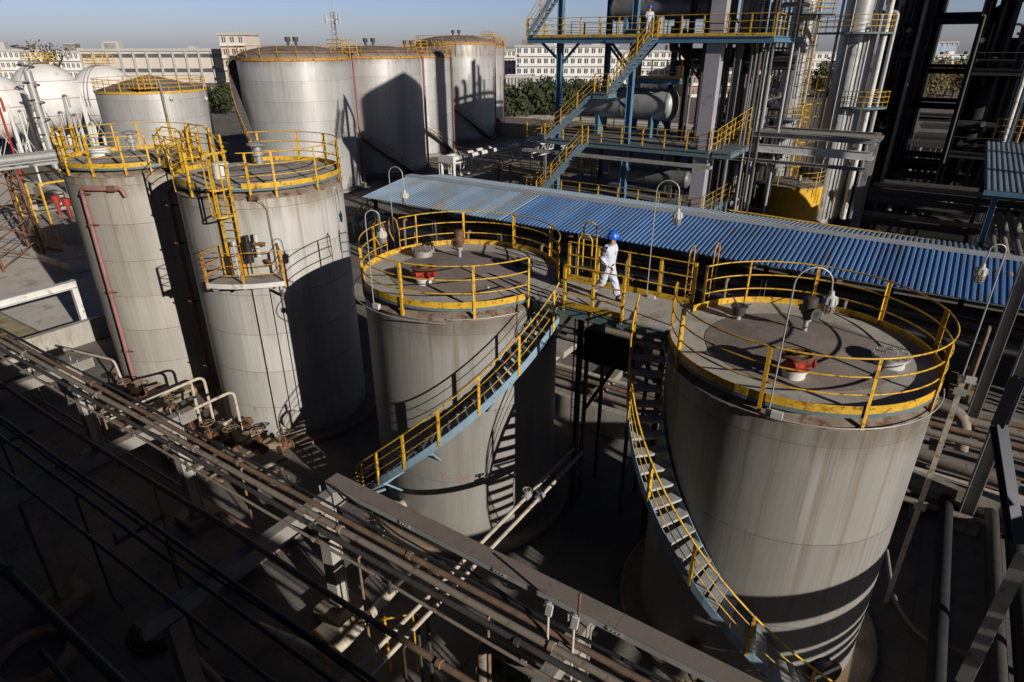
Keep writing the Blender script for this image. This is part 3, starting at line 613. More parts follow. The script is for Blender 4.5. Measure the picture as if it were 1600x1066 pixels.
# walkway joining the two tall tanks
wk2=thing('tank_walkway','yellow railed link platform joining the two tall tanks at roof level','walkway',(-24.0,13.9,H2-.1))
m=MB(); m.box(-25.3,-22.95,13.3,14.4,H2-.05,H2+.012); m.build('floor','deck_grating',wk2)
m=MB(); m.bar((-25.3,13.27,H2-.02),(-22.9,13.27,H2-.02),.02,.2); m.bar((-25.3,14.43,H2-.02),(-22.9,14.43,H2-.02),.02,.2); m.build('girder','yellow',wk2)
straight_rail(wk2,(-25.25,13.22,H2),(-22.95,13.22,H2),4,toe=False); straight_rail(wk2,(-25.25,14.48,H2),(-22.95,14.48,H2),4,toe=False)
# raised step-over with handrails between them
m=MB()
for y in (13.3,14.4):
    for x in (-24.9,-23.4): m.bar((x,y,H2),(x,y,H2+1.35),.07,.07)
    m.tube([(-25.4,y,H2+.95),(-24.6,y,H2+1.4),(-23.7,y,H2+1.4),(-22.6,y,H2+.7)],.025,6)
    m.tube([(-25.4,y,H2+.5),(-24.6,y,H2+.95),(-23.7,y,H2+.95),(-22.6,y,H2+.3)],.02,6)
m.box(-24.6,-23.7,13.35,14.35,H2+.3,H2+.34); m.build('stepover','yellow',wk2)
# pink foam pipes
def pipe_thing(name,pts,r,material,label,cat='pipe',group=None,n=10,round_r=None):
    if round_r: pts=fillet(pts,round_r)
    m=MB(); m.tube(pts,r,n); o=m.build(name,material); return tag(o,label,cat,group)
def fillet(pts,rad,k=5):
    P=[Vector(p) for p in pts]; out=[P[0]]
    for i in range(1,len(P)-1):
        a=(P[i-1]-P[i]); b=(P[i+1]-P[i]); ra=min(rad,a.length*.45,b.length*.45); a.normalize(); b.normalize()
        p0=P[i]+a*ra; p1=P[i]+b*ra
        for j in range(k+1):
            t=j/k; out.append(p0*(1-t)**2+P[i]*2*t*(1-t)+p1*t*t)
    out.append(P[-1]); return out
def onC1(a_,r,z): a=R(a_); return Vector((C1[0]+r*cos(a),C1[1]+r*sin(a),z))
f1=thing('foam_pipe','red pipe with elbow near the top running down the leftmost tall tank','pipe',tuple(onC1(-74,R1+.14,0)))
pts=fillet([onC1(-75.5,R1+.14,.5),onC1(-73,R1+.14,H2-.75)]+[onC1(a_,R1+.14,H2-.75) for a_ in (-66,-58,-50,-44)]+[onC1(-40,R1+.2,H2-.75),onC1(-38,R1+.2,H2-1.05)],.22)
m=MB(); m.tube(pts,.075,12); m.build('pipe_run','pink_pipe',f1)
for z in (2.0,4.7,7.5,8.7):
    t=(z-.5)/(H2-1.25); aa=-75.5+2.5*t; m=MB(); c=onC1(aa,R1+.14,z); m.cyl(c-Vector((0,0,.04)),c+Vector((0,0,.04)),.11,n=12); p=onC1(aa+7,R1+.10,z); m.bar(c,p,.04,.05); m.build('clamp','rust_brown',f1)
m=MB(); c=onC1(-50,R1+.14,H2-.75); e=onC1(-45,R1+.14,H2-.75); m.cyl(c,e,.12,n=12); m.build('coupling','rust_brown',f1)
f2=thing('foam_pipe','red pipe standing in the shade between the two tall tanks','pipe',(-22.72,12.0,.6))
fx,fy=-22.72,12.0
m=MB(); m.tube(fillet([(fx,fy,.6),(fx,fy,H2-.6),(fx+.25,fy+.2,H2-.35),(fx+.5,fy+.45,H2-.35)],.12),.075,12); m.build('pipe_run','pink_pipe',f2)
for z in (2.1,4.9,7.2,8.6): m=MB(); m.cyl((fx,fy,z-.04),(fx,fy,z+.04),.115,n=12); m.bar((fx-.15,fy-.12,z),(fx+.45,fy+.4,z),.04,.05); m.build('clamp','rust_brown',f2)
# ================================================================ FOREGROUND PIPE RACK (runs along X in front of the tanks)
FR=[(-23.3,'far-left'),(-17.1,'left'),(-10.55,'middle'),(-3.6,'right')]
ZR=3.55
labels=['concrete goalpost frame at the far left edge of the foreground rack, half in sun',
        'concrete goalpost frame in front of the tall pale tank, carrying rusty pipes',
        'whitewashed concrete goalpost frame beside the foot of the middle tank stair',
        'concrete goalpost frame near the bottom edge in front of the large right tank']
for i,(x,_) in enumerate(FR):
    f=thing('pipe_support',labels[i],'pipe rack frame',(x,5.7,0),'goalpost frames of the foreground rack')
    for y in (7.6,3.7):
        m=MB(); m.box(x-.19,x+.19,y-.17,y+.17,.3,ZR-.001); c=m.build('column','concrete_pale' if y>5 else 'concrete',f)  # near columns get darker concrete, their shade put into the colour
        m=MB(); m.box(x-.5,x+.5,y-.5,y+.5,0,.3); m.build('footing','concrete_old',c)
    m=MB(); m.box(x-.14,x+.14,3.1,8.25,ZR,ZR+.36); m.build('crossbeam','concrete',f)
    m=MB()
    for dx in (-.24,.24): m.tube([(x+dx,7.72,.3),(x+dx,7.72,ZR+.5)],.022,6)
    m.build('conduit','galv',f)
ZP=ZR+.36
def along(y,r,material,label,x0=-70,x1=12,z=None,wob=.0,n=10,group='pipes on the foreground rack'):
    z=ZP+r if z is None else z; pts=[(x0,y,z)]
    x=x0+3
    while x<x1: pts.append((x,y+rnd.uniform(-wob,wob),z+rnd.uniform(-wob,wob)*.5)); x+=3.1
    pts.append((x1,y,z)); m=MB(); m.tube(pts,r,n)
    # couplings
    x=x0+rnd.uniform(2,6)
    while x<x1-1: m.cyl((x-.05,y,z),(x+.05,y,z),r*1.35,n=n); x+=rnd.uniform(5,8)
    o=m.build('rack_pipe',material); return tag(o,label,'pipe',group)
along(7.25,.065,'pipe_rusty','sunlit rusty pipe lying nearest the cable tray on the foreground rack',wob=.02)
along(6.98,.075,'pipe_lagged','pale lagged pipe second from the cable tray on the foreground rack',wob=.02)
along(6.72,.06,'dark_steel','thin rusty pipe third from the cable tray on the foreground rack',wob=.02)
along(6.45,.035,'pipe_lagged','thinnest pipe beside the lagged pipes on the foreground rack',wob=.03)
along(5.6,.065,'pipe_rusty','single brown pipe half in shade in the middle of the foreground rack',wob=.03)
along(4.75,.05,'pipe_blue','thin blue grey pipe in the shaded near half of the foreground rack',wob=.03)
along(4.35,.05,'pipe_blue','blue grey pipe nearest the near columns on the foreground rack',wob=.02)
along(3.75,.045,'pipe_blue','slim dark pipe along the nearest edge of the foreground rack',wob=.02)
along(7.48,.03,'shade_black_steel','hair-thin rusty tube between the lit pipes and the cable tray',wob=.03)
along(4.62,.028,'shade_black_steel','thin dark tube in the shaded near half of the foreground rack',wob=.05)
along(7.9,.035,'dark_steel','dark tube hung just below the crossbeam ends near the tray',z=ZR-.15,wob=.04)
DR=[(-25.6,7.25,2.4),(-20.2,6.98,2.6),(-19.1,6.72,2.0),(-14.2,5.6,3.0),(-13.1,7.25,2.2),(-8.3,6.72,2.4),(-6.0,5.6,2.8),(-5.1,6.98,2.2),(-21.5,4.75,3.2),(-15.4,4.35,3.3),(-12.2,4.75,3.0)]
DL=['farthest left','second from left','third from left','shaded and brown in the middle','just left of the whitewashed frame','near the whitewashed frame','shaded below the middle pipe','right of the whitewashed frame','in the deep shade at far left','in the deep shade before the middle frames','in the deep shade near the coil']
for (x,y,d),lb in zip(DR,DL):
    pipe_thing('drop_pipe',[(x,y,ZP+.05),(x,y-.12,ZP+.05),(x,y-.12,ZP-d),(x+.5,y-.12,ZP-d)],.03,'pipe_rusty' if y>5.5 else 'shade_black_steel','thin pipe dropping from the foreground rack, '+lb,'pipe','drop pipes of the foreground rack',n=8,round_r=.12)
for i,(x,y) in enumerate(((-14.4,7.0),(-20.6,6.9),(-7.2,6.95),(-13.2,4.6),(-19.8,4.5))):
    m=MB(); m.bar((x,y-.6,ZP-.08),(x,y+.55,ZP-.08),.06,.08); m.bar((x,y-.55,ZP-.1),(x,y-.55,ZP+.2),.05,.05); tag(m.build('pipe_hanger','dark_steel'),['small steel hanger under the lit pipes left of the whitewashed frame','small steel hanger under the lit pipes at the left','small steel hanger under the lit pipes right of the whitewashed frame','small hanger under the dark pipes at bottom left','small hanger under the dark pipes at far left'][i],'hanger','pipe hangers of the foreground rack')
along(2.6,.11,'pipe_blue','thick blue pipe low in the shade at the lower left',x0=-18.5,x1=-9.5,z=2.7,n=12)
# cable tray: channel with a flat lid
tr=thing('cable_tray','long flat brown covered cable tray running diagonally in front of the middle tank','cable tray',(-3,8.05,0))
xs=[-10.75,-8.15,-5.55,-2.95,-.35,2.25,4.85,7.45]
for k in range(len(xs)-1):
    m=MB(); m.box(xs[k]+.004,xs[k+1]-.004,7.86,8.26,4.09,4.115); m.build('tray_lid','tray_brown',tr)
m=MB(); m.box(-10.75,7.45,7.88,8.24,3.92,4.088); m.build('tray_body','tray_side',tr)
for x in xs[1:-1]:
    m=MB(); m.box(x-.16,x+.16,7.868,7.879,3.95,4.07)
    for k in range(4): m.cyl((x-.12+k*.08,7.868,4.0),(x-.12+k*.08,7.85,4.0),.016,n=6)
    m.build('joint_plate','galv',tr)
tag(pipe_thing('black_cable',[(-10.4,7.8,4.15)]+[(-10+.9*k,7.78-.03*k+.05*sin(k*1.7),3.85+.06*sin(k*2.1)) for k in range(1,16)],.022,'cable_black','black cables sagging beneath the covered cable tray','cable'),'black cables sagging beneath the covered cable tray','cable')
# two pale pipes that cross below the rack toward the tanks
for x,lab in ((-7.02,'left one of two sunlit pale pipes crossing the dark gap beside the lettered tank'),(-6.72,'right one of two sunlit pale pipes crossing the dark gap beside the lettered tank')):
    pt=thing('cross_pipe',lab,'pipe',(x,9,0),'pale pipes between the short tanks')
    m=MB(); m.tube([(x,3.4,2.98),(x,13.9,3.0)],.05,10); m.build('pipe_run','pipe_pale',pt)
    m=MB(); y=11.3+(x+7)*.6; m.cyl((x,y-.12,3),(x,y+.12,3),.1,n=12); m.cyl((x,y,3),(x,y,3.22),.03,n=8); m.lathe([(.12,.2),(.12,.23),(.09,.23),(.09,.2),(.12,.2)],(x,y,3),14); m.build('valve','pipe_silver',pt)
    m=MB(); m.bar((x,6.9,0),(x,6.9,2.95),.05,.05); m.build('support','dark_steel',pt)
# valves
def valve(x,y,z,s=1.0,axis='X',label=None,group=None,material='rust_brown',wheel='pipe_rusty',root=None):
    c=Vector((x,y,z)); a=Vector((1,0,0)) if axis=='X' else Vector((0,1,0))
    t=root or thing('gate_valve',label,'valve',(x,y,z),group)
    m=MB(); m.cyl(c-a*.20*s,c+a*.20*s,.09*s,n=12); m.cyl(c-a*.24*s,c-a*.19*s,.16*s,n=14); m.cyl(c+a*.19*s,c+a*.24*s,.16*s,n=14)
    m.cyl(c,c+Vector((0,0,.26*s)),.10*s,.08*s,n=12); m.cyl(c+Vector((0,0,.24*s)),c+Vector((0,0,.28*s)),.13*s,n=12)
    for dx in (-.06,.06): m.bar(c+Vector((dx*s,0,.28*s)),c+Vector((dx*.6*s,0,.5*s)),.03*s,.03*s)
    m.cyl(c+Vector((0,0,.28*s)),c+Vector((0,0,.66*s)),.02*s,n=8); m.build('valve_body',material,t)
    m=MB(); zc=c+Vector((0,0,.56*s)); m.tube([zc+Vector((.19*s*cos(2*PI*k/20),.19*s*sin(2*PI*k/20),0)) for k in range(20)],.018*s,6,closed=True)
    for k in range(5): a_=2*PI*k/5; m.cyl(zc,zc+Vector((.19*s*cos(a_),.19*s*sin(a_),0)),.012*s,n=5)
    m.build('handwheel',wheel,t); return t
VL=[(-25.5,9.9,.75,1.25,'X','rusty valve leftmost in the cluster at the foot of the leftmost tall tank'),(-24.7,10.2,.8,1.25,'X','rusty valve beside the red pipe foot of the leftmost tall tank'),(-23.9,9.4,.7,1.2,'Y','rusty valve between the two tall tanks near the pale pipes'),
(-22.9,10.3,.75,1.1,'X','rusty valve in the shade between the two tall tanks'),(-20.6,9.7,.8,1.25,'X','rusty valve under the pale bent pipes at the foot of the tall pale tank'),(-19.8,9.9,.8,1.25,'Y','rusty valve in front of the tall pale tank near its earth cables'),
(-18.9,10.2,.75,1.2,'X','rusty valve at the sunlit right foot of the tall pale tank'),(-17.9,10.6,.8,1.2,'X','rusty valve in striped shade right of the tall pale tank'),(-17.1,11.1,.8,1.1,'Y','dark valve farthest right beside the tall pale tank'),
(-11.2,9.6,1.0,1.1,'X','pale valve behind the cable tray at the foot of the middle short tank'),(-8.6,8.9,1.05,1.3,'Y','valve with a five spoke wheel seen below the cable tray'),(-1.6,9.6,1.1,1.5,'X','dark valve at the bottom edge in front of the large right tank')]
for x,y,z,s,ax,lab in VL: valve(x,y,z,s,ax,lab,'valves at the tank feet',material='rust_brown' if x<-12 else 'pipe_pale' if x<-5 else 'rust_brown')
# manifold pipes around the tall tanks
def pt(*p): return [Vector(q) for q in p]
k=0
for x0,h,yb in ((-21.6,2.45,10.6),(-21.0,2.65,10.8),(-19.7,2.3,11.1)):
    lab=['leftmost','middle','rightmost'][k]; k+=1
    o=pipe_thing('bent_pipe',pt((x0,7.3,h),(x0,yb,h),(x0,yb,.5)),.055,'pipe_pale',lab+' of three pale pipes bending down to valves before the tall pale tank','pipe','pale pipes bending to the valves',round_r=.3)
o=pipe_thing('bent_pipe',pt((-29.5,9.6,2.0),(-26.6,10.2,2.0),(-26.3,10.2,.5),(-25.3,10.4,.5)),.05,'pipe_pale','pale bent pipe at the left foot of the leftmost tall tank','pipe',round_r=.25)
for i,(y,z,r_,ma) in enumerate(((9.3,.45,.09,'pipe_lagged'),(9.65,.5,.075,'pipe_rusty'),(10.0,.42,.1,'pipe_lagged'),(8.9,.4,.07,'pipe_rusty'))):
    pipe_thing('low_pipe',pt((-26.5+i*.2,y,z),(-16.2-.5*i,y,z),(-16.0-.5*i,y+1.0,z)),r_,ma,['pale low pipe','brown low pipe','lagged low pipe','thin low pipe'][i]+' running along the ground before the tall tanks, '+['second','third','farthest','nearest'][i]+' from the rack','pipe','low pipes at the tall tanks',round_r=.3)
for i,x in enumerate((-25.6,-24.9,-23.7,-22.2,-20.5,-19.0,-18.2)):
    pipe_thing('branch_pipe',pt((x,8.6,.45),(x,11.3+.15*i%.4,.7)),.06+.01*(i%3),['pipe_rusty','pipe_pale','pipe_lagged'][i%3],['leftmost','second','third','fourth','third from the right','second from the right','rightmost'][i]+' of the short branch pipes feeding the tall tanks','pipe','branch stubs at the tall tanks')
for i,(x,y) in enumerate(((-24.2,10.0),(-21.0,9.1),(-18.4,9.5))):
    m=MB(); m.box(x-.5,x+.5,y-.22,y+.22,0,.42); tag(m.build('pipe_plinth','concrete_pale'),['pale concrete pipe plinth between the two tall tanks','pale concrete pipe plinth before the tall pale tank','pale concrete pipe plinth at the right foot of the tall pale tank'][i],'plinth','pipe plinths')
pipe_thing('red_drain_pipe',pt((-30,8.1,.25),(-13.2,8.1,.25)),.05,'pink_pipe','long thin red pipe lying on the yard floor beneath the rack','pipe')
pipe_thing('red_drain_pipe',pt((-14.5,6.5,.22),(-14.5,14,.22)),.06,'pink_pipe','red pipe on the ground running between the tall pale tank and the middle tank','pipe')
m=MB(); m.box(-14.15,-13.85,6.5,15,0,.5); tag(m.build('low_kerb','concrete'),'low concrete kerb on the ground right of the tall pale tank','kerb')
pipe_thing('ground_pipe',pt((-13.9,6.9,.55),(-13.4,4.5,.55),(-8.4,4.2,.55),(-8.0,3.0,.55)),.10,'pipe_lagged','bent lagged pipe on the shaded yard floor left of the whitewashed frame','pipe',round_r=.4)
pipe_thing('ground_pipe',pt((-15.5,2.5,.4),(-11.5,2.4,.4),(-11.2,4.6,.4),(-6,4.6,.4)),.07,'pipe_blue','thin dark pipe on the shaded yard floor at bottom left','pipe',round_r=.4)
# things in the dark bottom-left yard
def coil(c,r0,r1,label,material='rubber',name='hose_coil'):
    m=MB(); n=120; pts=[]
    for i in range(n): t=i/n; a_=t*2*PI*5; r_=r0+(r1-r0)*t; pts.append((c[0]+r_*cos(a_),c[1]+r_*sin(a_),.05+.03*(i%24)/24))
    m.tube(pts,.04,6); return tag(m.build(name,material),label,'hose')
p=W(250,985,0); coil(p,.35,.75,'coiled black hose lying on the dark yard floor at lower left')
p=W(55,1030,0); m=MB(); m.lathe([(.95,.02),(.95,.16),(.70,.16),(.70,.02)],(p.x,p.y,0),40); tag(m.build('manhole_ring','concrete_old'),'round concrete ring on the dark yard floor in the bottom left corner','ring')
# yellow handrail pieces and pump group in the dark bottom centre
gr=thing('guard_rail','yellow guard rails around a sunken pump spot in the dark bottom centre','railing',tuple(W(640,985,1.2)))
q=W(560,1010,1.3); m=MB(); m.tube([q+Vector((-1.2,-.3,0)),q+Vector((1.6,-.6,0))],.06,8); m.tube([q+Vector((-.9,-.3,-1.2)),q+Vector((-.9,-.3,0))],.035,6); m.tube([q+Vector((.9,-.5,-1.2)),q+Vector((.9,-.5,0))],.035,6); m.build('top_rail','yellow',gr)
m=MB(); q=W(645,960,2.0); m.tube([q+Vector((0,0,-1.9)),q],.03,6); m.tube([q,q+Vector((-.9,-.9,0))],.025,6); q2=W(600,960,2.0); m.tube([q2+Vector((0,0,-1.9)),q2],.03,6); m.build('rail_post','yellow',gr)
pm=thing('pump_set','pump and motor in shade at the bottom edge right of the yellow rails','pump',tuple(W(800,1020,0)))
q=W(800,1040,.7); m=MB(); m.cyl(q+Vector((-.1,0,0)),q+Vector((.75,0,0)),.26,n=18)
for k in range(8): m.cyl(q+Vector((.02+k*.09,0,0)),q+Vector((.05+k*.09,0,0)),.30,n=18)
m.build('motor','vessel_dark',pm)
m=MB(); m.cyl(q+Vector((-.7,0,0)),q+Vector((-.35,0,0)),.28,n=18); m.cyl(q+Vector((-.5,0,.2)),q+Vector((-.5,0,.7)),.12,n=12); m.cyl(q+Vector((-.35,0,0)),q+Vector((-.1,0,0)),.06,n=8); m.build('pump_casing','pipe_rusty',pm)
m=MB(); m.box(q.x-.8,q.x+.9,q.y-.35,q.y+.35,0,.42); m.build('baseplate','concrete_old',pm)
pipe_thing('elbow_pipe',[(W(755,1000,3.2).x,W(755,1000,3.2).y,.3),W(755,1000,3.2),(4,W(755,1000,3.2).y,3.2)],.15,'pipe_lagged','thick grey pipe with an elbow rising at the bottom centre','pipe',n=14,round_r=.3)
pipe_thing('ground_pipe',pt((-9.5,8.6,.6),(-9.3,6.2,.6),(-11.5,5.8,.6)),.13,'pipe_pale','pale curved pipe in dappled light behind the whitewashed frame','pipe',n=12,round_r=.5)
for i,uv in enumerate(((857,955),(897,975))):
    b=W(*uv,4.6); gp=thing('gauge_post',['left','right'][i]+' white instrument head on a thin pole beside the cable tray','gauge',(b.x,b.y,0),'instrument poles by the cable tray')
    m=MB(); m.cyl((b.x,b.y,0),(b.x,b.y,4.5),.025,n=6); m.build('pole','lamp_white',gp)
    m=MB(); m.bar((b.x,b.y,4.5),(b.x+.03,b.y,4.78),.06,.12); m.tube([(b.x,b.y,4.62),(b.x-.09,b.y,4.70),(b.x-.05,b.y,4.84),(b.x+.05,b.y,4.82)],.02,6); m.build('gauge_head','lamp_white',gp)
m=MB(); b=W(905,945,4.6); m.cyl((b.x,b.y,3.3),(b.x,b.y,4.9),.03,n=8); tag(m.build('vent_stub','rust_brown'),'short rusty pipe stub standing beside the cable tray lid','pipe')
m=MB(); b=W(830,800,0); m.cyl((b.x,b.y,0),(b.x,b.y,1.9),.03,n=8); tag(m.build('blue_post','beam_blue'),'slim blue post in the dark gap between the short tanks','post')
# hazard striped bollard posts on the ground seen through the rack
# ================================================================ LAMPS
def lamp(x,y,z0,top,turn,label,arch=.55,drop=.45,s=1.0,box=True,group='gooseneck yard lamps'):
    t=thing('yard_lamp',label,'lamp',(x,y,z0),group)
    d=Vector((cos(turn),sin(turn),0)); r_=arch/2; b=Vector((x,y,z0)); tp=Vector((x,y,top-r_))
    pts=[b,tp]+[tp+d*(r_-r_*cos(PI*i/12))+Vector((0,0,r_*sin(PI*i/12))) for i in range(1,12)]+[tp+d*arch+Vector((0,0,-drop*.35)),tp+d*(arch+.02)+Vector((0,0,-drop))]
    s*=.8; m=MB(); m.tube(pts,.0145,8); m.build('pole','galv',t)
    e=pts[-1]
    m=MB(); m.lathe([(.001,.02),(.05*s,.02),(.055*s,-.06*s),(.10*s,-.09*s),(.135*s,-.12*s),(.145*s,-.26*s),(.12*s,-.30*s)],e,18)
    for k in range(10): a_=2*PI*k/10; m.bar(e+Vector((.135*s*cos(a_),.135*s*sin(a_),-.11*s)),e+Vector((.15*s*cos(a_),.15*s*sin(a_),-.25*s)),.02*s,.03*s)
    h=m.build('housing','lamp_white',t)
    m=MB(); m.lathe([(.115*s,-.30*s),(.12*s,-.36*s),(.105*s,-.44*s),(.06*s,-.48*s),(.001,-.49*s)],e,18); m.build('globe','lamp_glass',h)
    m=MB(); m.lathe([(.128*s,-.36*s),(.136*s,-.365*s),(.128*s,-.375*s)],e,18)
    m.lathe([(.118*s,-.43*s),(.124*s,-.435*s),(.118*s,-.445*s)],e,18)
    for k in range(6): a_=2*PI*k/6; m.tube([e+Vector((.13*s*cos(a_),.13*s*sin(a_),-.29*s)),e+Vector((.125*s*cos(a_),.125*s*sin(a_),-.42*s)),e+Vector((.05*s*cos(a_),.05*s*sin(a_),-.51*s))],.007,4)
    m.build('guard','galv',h)
    if box: m=MB(); m.box(x+.06,x+.26,y-.11,y-.01,z0-.06,z0+.08); m.cyl((x,y,z0-.1),(x,y,z0+.04),.06,n=10); m.build('junction_box','lamp_white',t)
    return t
lamp(-11.78,11.02,7.5,10.05,R(40),'lamp on a thin pole at the front left rim of the middle short tank',arch=.36,drop=.3)
lamp(-14.1,14.35,7.3,10.45,R(10),'tall gooseneck lamp behind the left rim of the middle short tank',arch=.5)
lamp(-5.62,14.9,7.8,10.85,R(10),'gooseneck lamp on the walkway railing beside the worker',arch=.55,drop=.4)
lamp(-1.56,11.02,7.62,10.45,R(28),'largest gooseneck lamp standing at the front rim of the large right tank',arch=.62,drop=.12)
lamp(1.58,16.06,7.0,10.1,R(200),'lamp on a leaning pole behind the right rim of the large right tank',arch=.3,drop=.3)
q=W(982,290,4.5); lamp(q.x,42,4.4,6.9,R(0),'small gooseneck lamp on the lowest blue platform behind the blue roof',arch=.6,box=False)
q=WD(319,150,45); lamp(q.x-.6,q.y,0,q.z+.8,R(0),'small lamp hanging in front of the right side of the squat railed tank',arch=.7,box=False)
q=WD(265,150,50); lamp(q.x-.6,q.y,0,q.z+.8,R(0),'small lamp hanging in front of the middle of the squat railed tank',arch=.7,box=False)
# tall pole leg of the right lamp
pl=thing('lamp_mast','pale square mast clamped beside the right edge of the large right tank','mast',(1.62,16.1,0)); m=MB(); m.bar((1.62,16.1,0),(1.62,16.1,6.9),.11,.11); m.build('mast','pipe_pale',pl)
for z in (3.3,6.6): m=MB(); m.box(1.5,1.75,15.95,16.02,z,z+.15); m.build('clamp','galv',pl)
# ================================================================ WORKER
def skinned(name,nodes,edges,material,parent,sub=2):
    me=bpy.data.meshes.new(name); me.from_pydata([n[0] for n in nodes],edges,[]); ob=bpy.data.objects.new(name,me); COL.objects.link(ob)
    md=ob.modifiers.new('s','SKIN'); md.use_smooth_shade=True
    for i,n in enumerate(nodes):
        sv=me.skin_vertices[0].data[i]; sv.radius=n[1] if isinstance(n[1],tuple) else (n[1],n[1]); sv.use_root=(i==0)
    s_=ob.modifiers.new('d','SUBSURF'); s_.levels=sub; s_.render_levels=sub
    bpy.context.view_layer.update(); dg=bpy.context.evaluated_depsgraph_get(); nm=bpy.data.meshes.new_from_object(ob.evaluated_get(dg)); bpy.data.objects.remove(ob)
    nm.materials.clear(); nm.materials.append(MATS[material])
    for p in nm.polygons: p.use_smooth=True
    o=bpy.data.objects.new(name,nm); COL.objects.link(o); WL[o.name]=Vector((0,0,0))
    if parent is not None: o.parent=parent
    return o
wz=H3+.012
wp=thing('person','worker in pale blue overalls and a blue hard hat striding along the walkway','person',(-6.40,14.05,wz)); 
# local frame: x forward (walk direction), y left, z up
J=dict(pel=(0,0,.93),sp=(.01,0,1.12),ch=(.03,0,1.33),ne=(.05,0,1.47),hd=(.075,0,1.55),hd2=(.095,0,1.645),
 hl=(0,.09,.90),kl=(.16,.09,.52),al=(.30,.09,.125),tl=(.44,.09,.055),hr=(0,-.09,.90),kr=(-.08,-.09,.49),ar=(-.36,-.09,.17),tr=(-.27,-.09,.06),
 sl=(.03,.19,1.41),el=(-.10,.25,1.15),wl=(-.05,.25,.90),sr=(.03,-.19,1.41),er=(-.05,-.255,1.14),wr=(.15,-.23,1.00))
def jn(k,r): return (J[k],r)
body=[jn('pel',.085),jn('sp',.09),jn('ch',.10),jn('ne',.05),jn('hd',(.068,.075)),jn('hd2',(.075,.088)),
 jn('hl',.075),jn('kl',.052),jn('al',.04),jn('tl',.036),jn('hr',.075),jn('kr',.052),jn('ar',.04),jn('tr',.036),
 jn('sl',.042),jn('el',.034),jn('wl',.027),jn('sr',.042),jn('er',.034),jn('wr',.027)]
E_=[(0,1),(1,2),(2,3),(3,4),(4,5),(0,6),(6,7),(7,8),(8,9),(0,10),(10,11),(11,12),(12,13),(2,14),(14,15),(15,16),(2,17),(17,18),(18,19)]
def hand(base,dirv,curl,side):
    """palm and five fingers as extra skin nodes"""
    b=Vector(base); d=Vector(dirv).normalized(); s=Vector((d.z,0,-d.x)) if abs(d.y)<.9 else Vector((1,0,0)); s=s.normalized(); n=d.cross(s)*side
    i0=len(body); body.append((tuple(b+d*.05),(.022,.03))); pi=i0; E_.append((WI[side],i0))
    for k,(off,ln) in enumerate(((-.030,.070),(-.010,.082),(.010,.078),(.028,.062))):
        p1=b+d*.09+s*off; p2=p1+d*ln*.5+n*curl*.3*ln; p3=p2+d*ln*.35+n*curl*.7*ln
        j=len(body); body.extend([(tuple(p1),.010),(tuple(p2),.009),(tuple(p3),.008)]); E_.extend([(pi,j),(j,j+1),(j+1,j+2)])
    p1=b+d*.05-s*.034; p2=p1+d*.035-s*.018+n*.012; j=len(body); body.extend([(tuple(p1),.011),(tuple(p2),.009)]); E_.extend([(pi,j),(j,j+1)])
WI={1:16,-1:19}
hand(J['wl'],(.12,0,-1),.6,1); hand(J['wr'],(.8,.1,-.45),.9,-1)
# nose, ears as small chain nodes
j=len(body); body.extend([((.185,0,1.625),.016),((.10,.085,1.635),.018),((.10,-.085,1.635),.018)]); E_.extend([(5,j),(5,j+1),(5,j+2)])
bd=skinned('body',body,E_,'skin',wp)
cl=[jn('pel',(.165,.185)),jn('sp',(.16,.185)),jn('ch',(.155,.20)),((.045,0,1.455),.095),
 jn('hl',.13),jn('kl',.105),((.285,.09,.15),.09),jn('hr',.13),jn('kr',.105),((-.345,-.09,.20),.088),
 jn('sl',.115),jn('el',.092),((-.052,.25,.93),.07),jn('sr',.115),jn('er',.092),((.125,-.232,1.015),.07)]
ce=[(0,1),(1,2),(2,3),(0,4),(4,5),(5,6),(0,7),(7,8),(8,9),(2,10),(10,11),(11,12),(2,13),(13,14),(14,15)]
ov=skinned('overalls',cl,ce,'cloth_pale',wp,3)
for v in ov.data.vertices:   # cloth folds
    p=v.co; f=.006*sin(p.z*38+p.x*22+4*sin(p.y*19))+.004*sin(p.z*71-p.y*40+3*sin(p.x*31)); f*=1.5 if p.z<.85 or abs(p.y)>.2 else 1.0
    v.co=p+v.normal*f
def loc_mb():
    m=MB(); return m
def put(m,name,material,parent=wp,rel=True):
    me=bpy.data.meshes.new(name); me.from_pydata([tuple(p) for p in m.v],[],m.f); me.polygons.foreach_set('use_smooth',m.sm); me.materials.append(MATS[material]); o=bpy.data.objects.new(name,me); COL.objects.link(o); o.parent=parent; WL[o.name]=Vector((0,0,0)); return o
m=MB(); m.lathe([(.152,-.02),(.15,.03),(.135,.085),(.10,.13),(.05,.152),(.001,.157)],(.09,0,1.70),28); m.lathe([(.150,-.018),(.168,-.022),(.168,-.032),(.150,-.030)],(.09,0,1.70),28)
m.add([(.20,-.10,1.683),(.20,.10,1.683),(.30,.055,1.672),(.30,-.055,1.672),(.20,-.10,1.671),(.20,.10,1.671),(.30,.055,1.660),(.30,-.055,1.660)],[(0,3,2,1),(4,5,6,7),(0,1,5,4),(1,2,6,5),(2,3,7,6),(3,0,4,7)])
m.bar((-.02,0,1.83),(.19,0,1.83),.03,.035); hh=put(m,'hard_hat','helmet_blue')
m=MB(); m.box(.242,.246,-.02,.02,1.735,1.765); 
m.box(.06,.10,-.152,-.148,1.735,1.755); put(m,'hat_badge','lamp_white',hh)
m=MB(); m.lathe([(.098,0),(.102,.05),(.10,.09)],(.075,0,1.60),20,R(70),R(290)); put(m,'hair','hair_black')
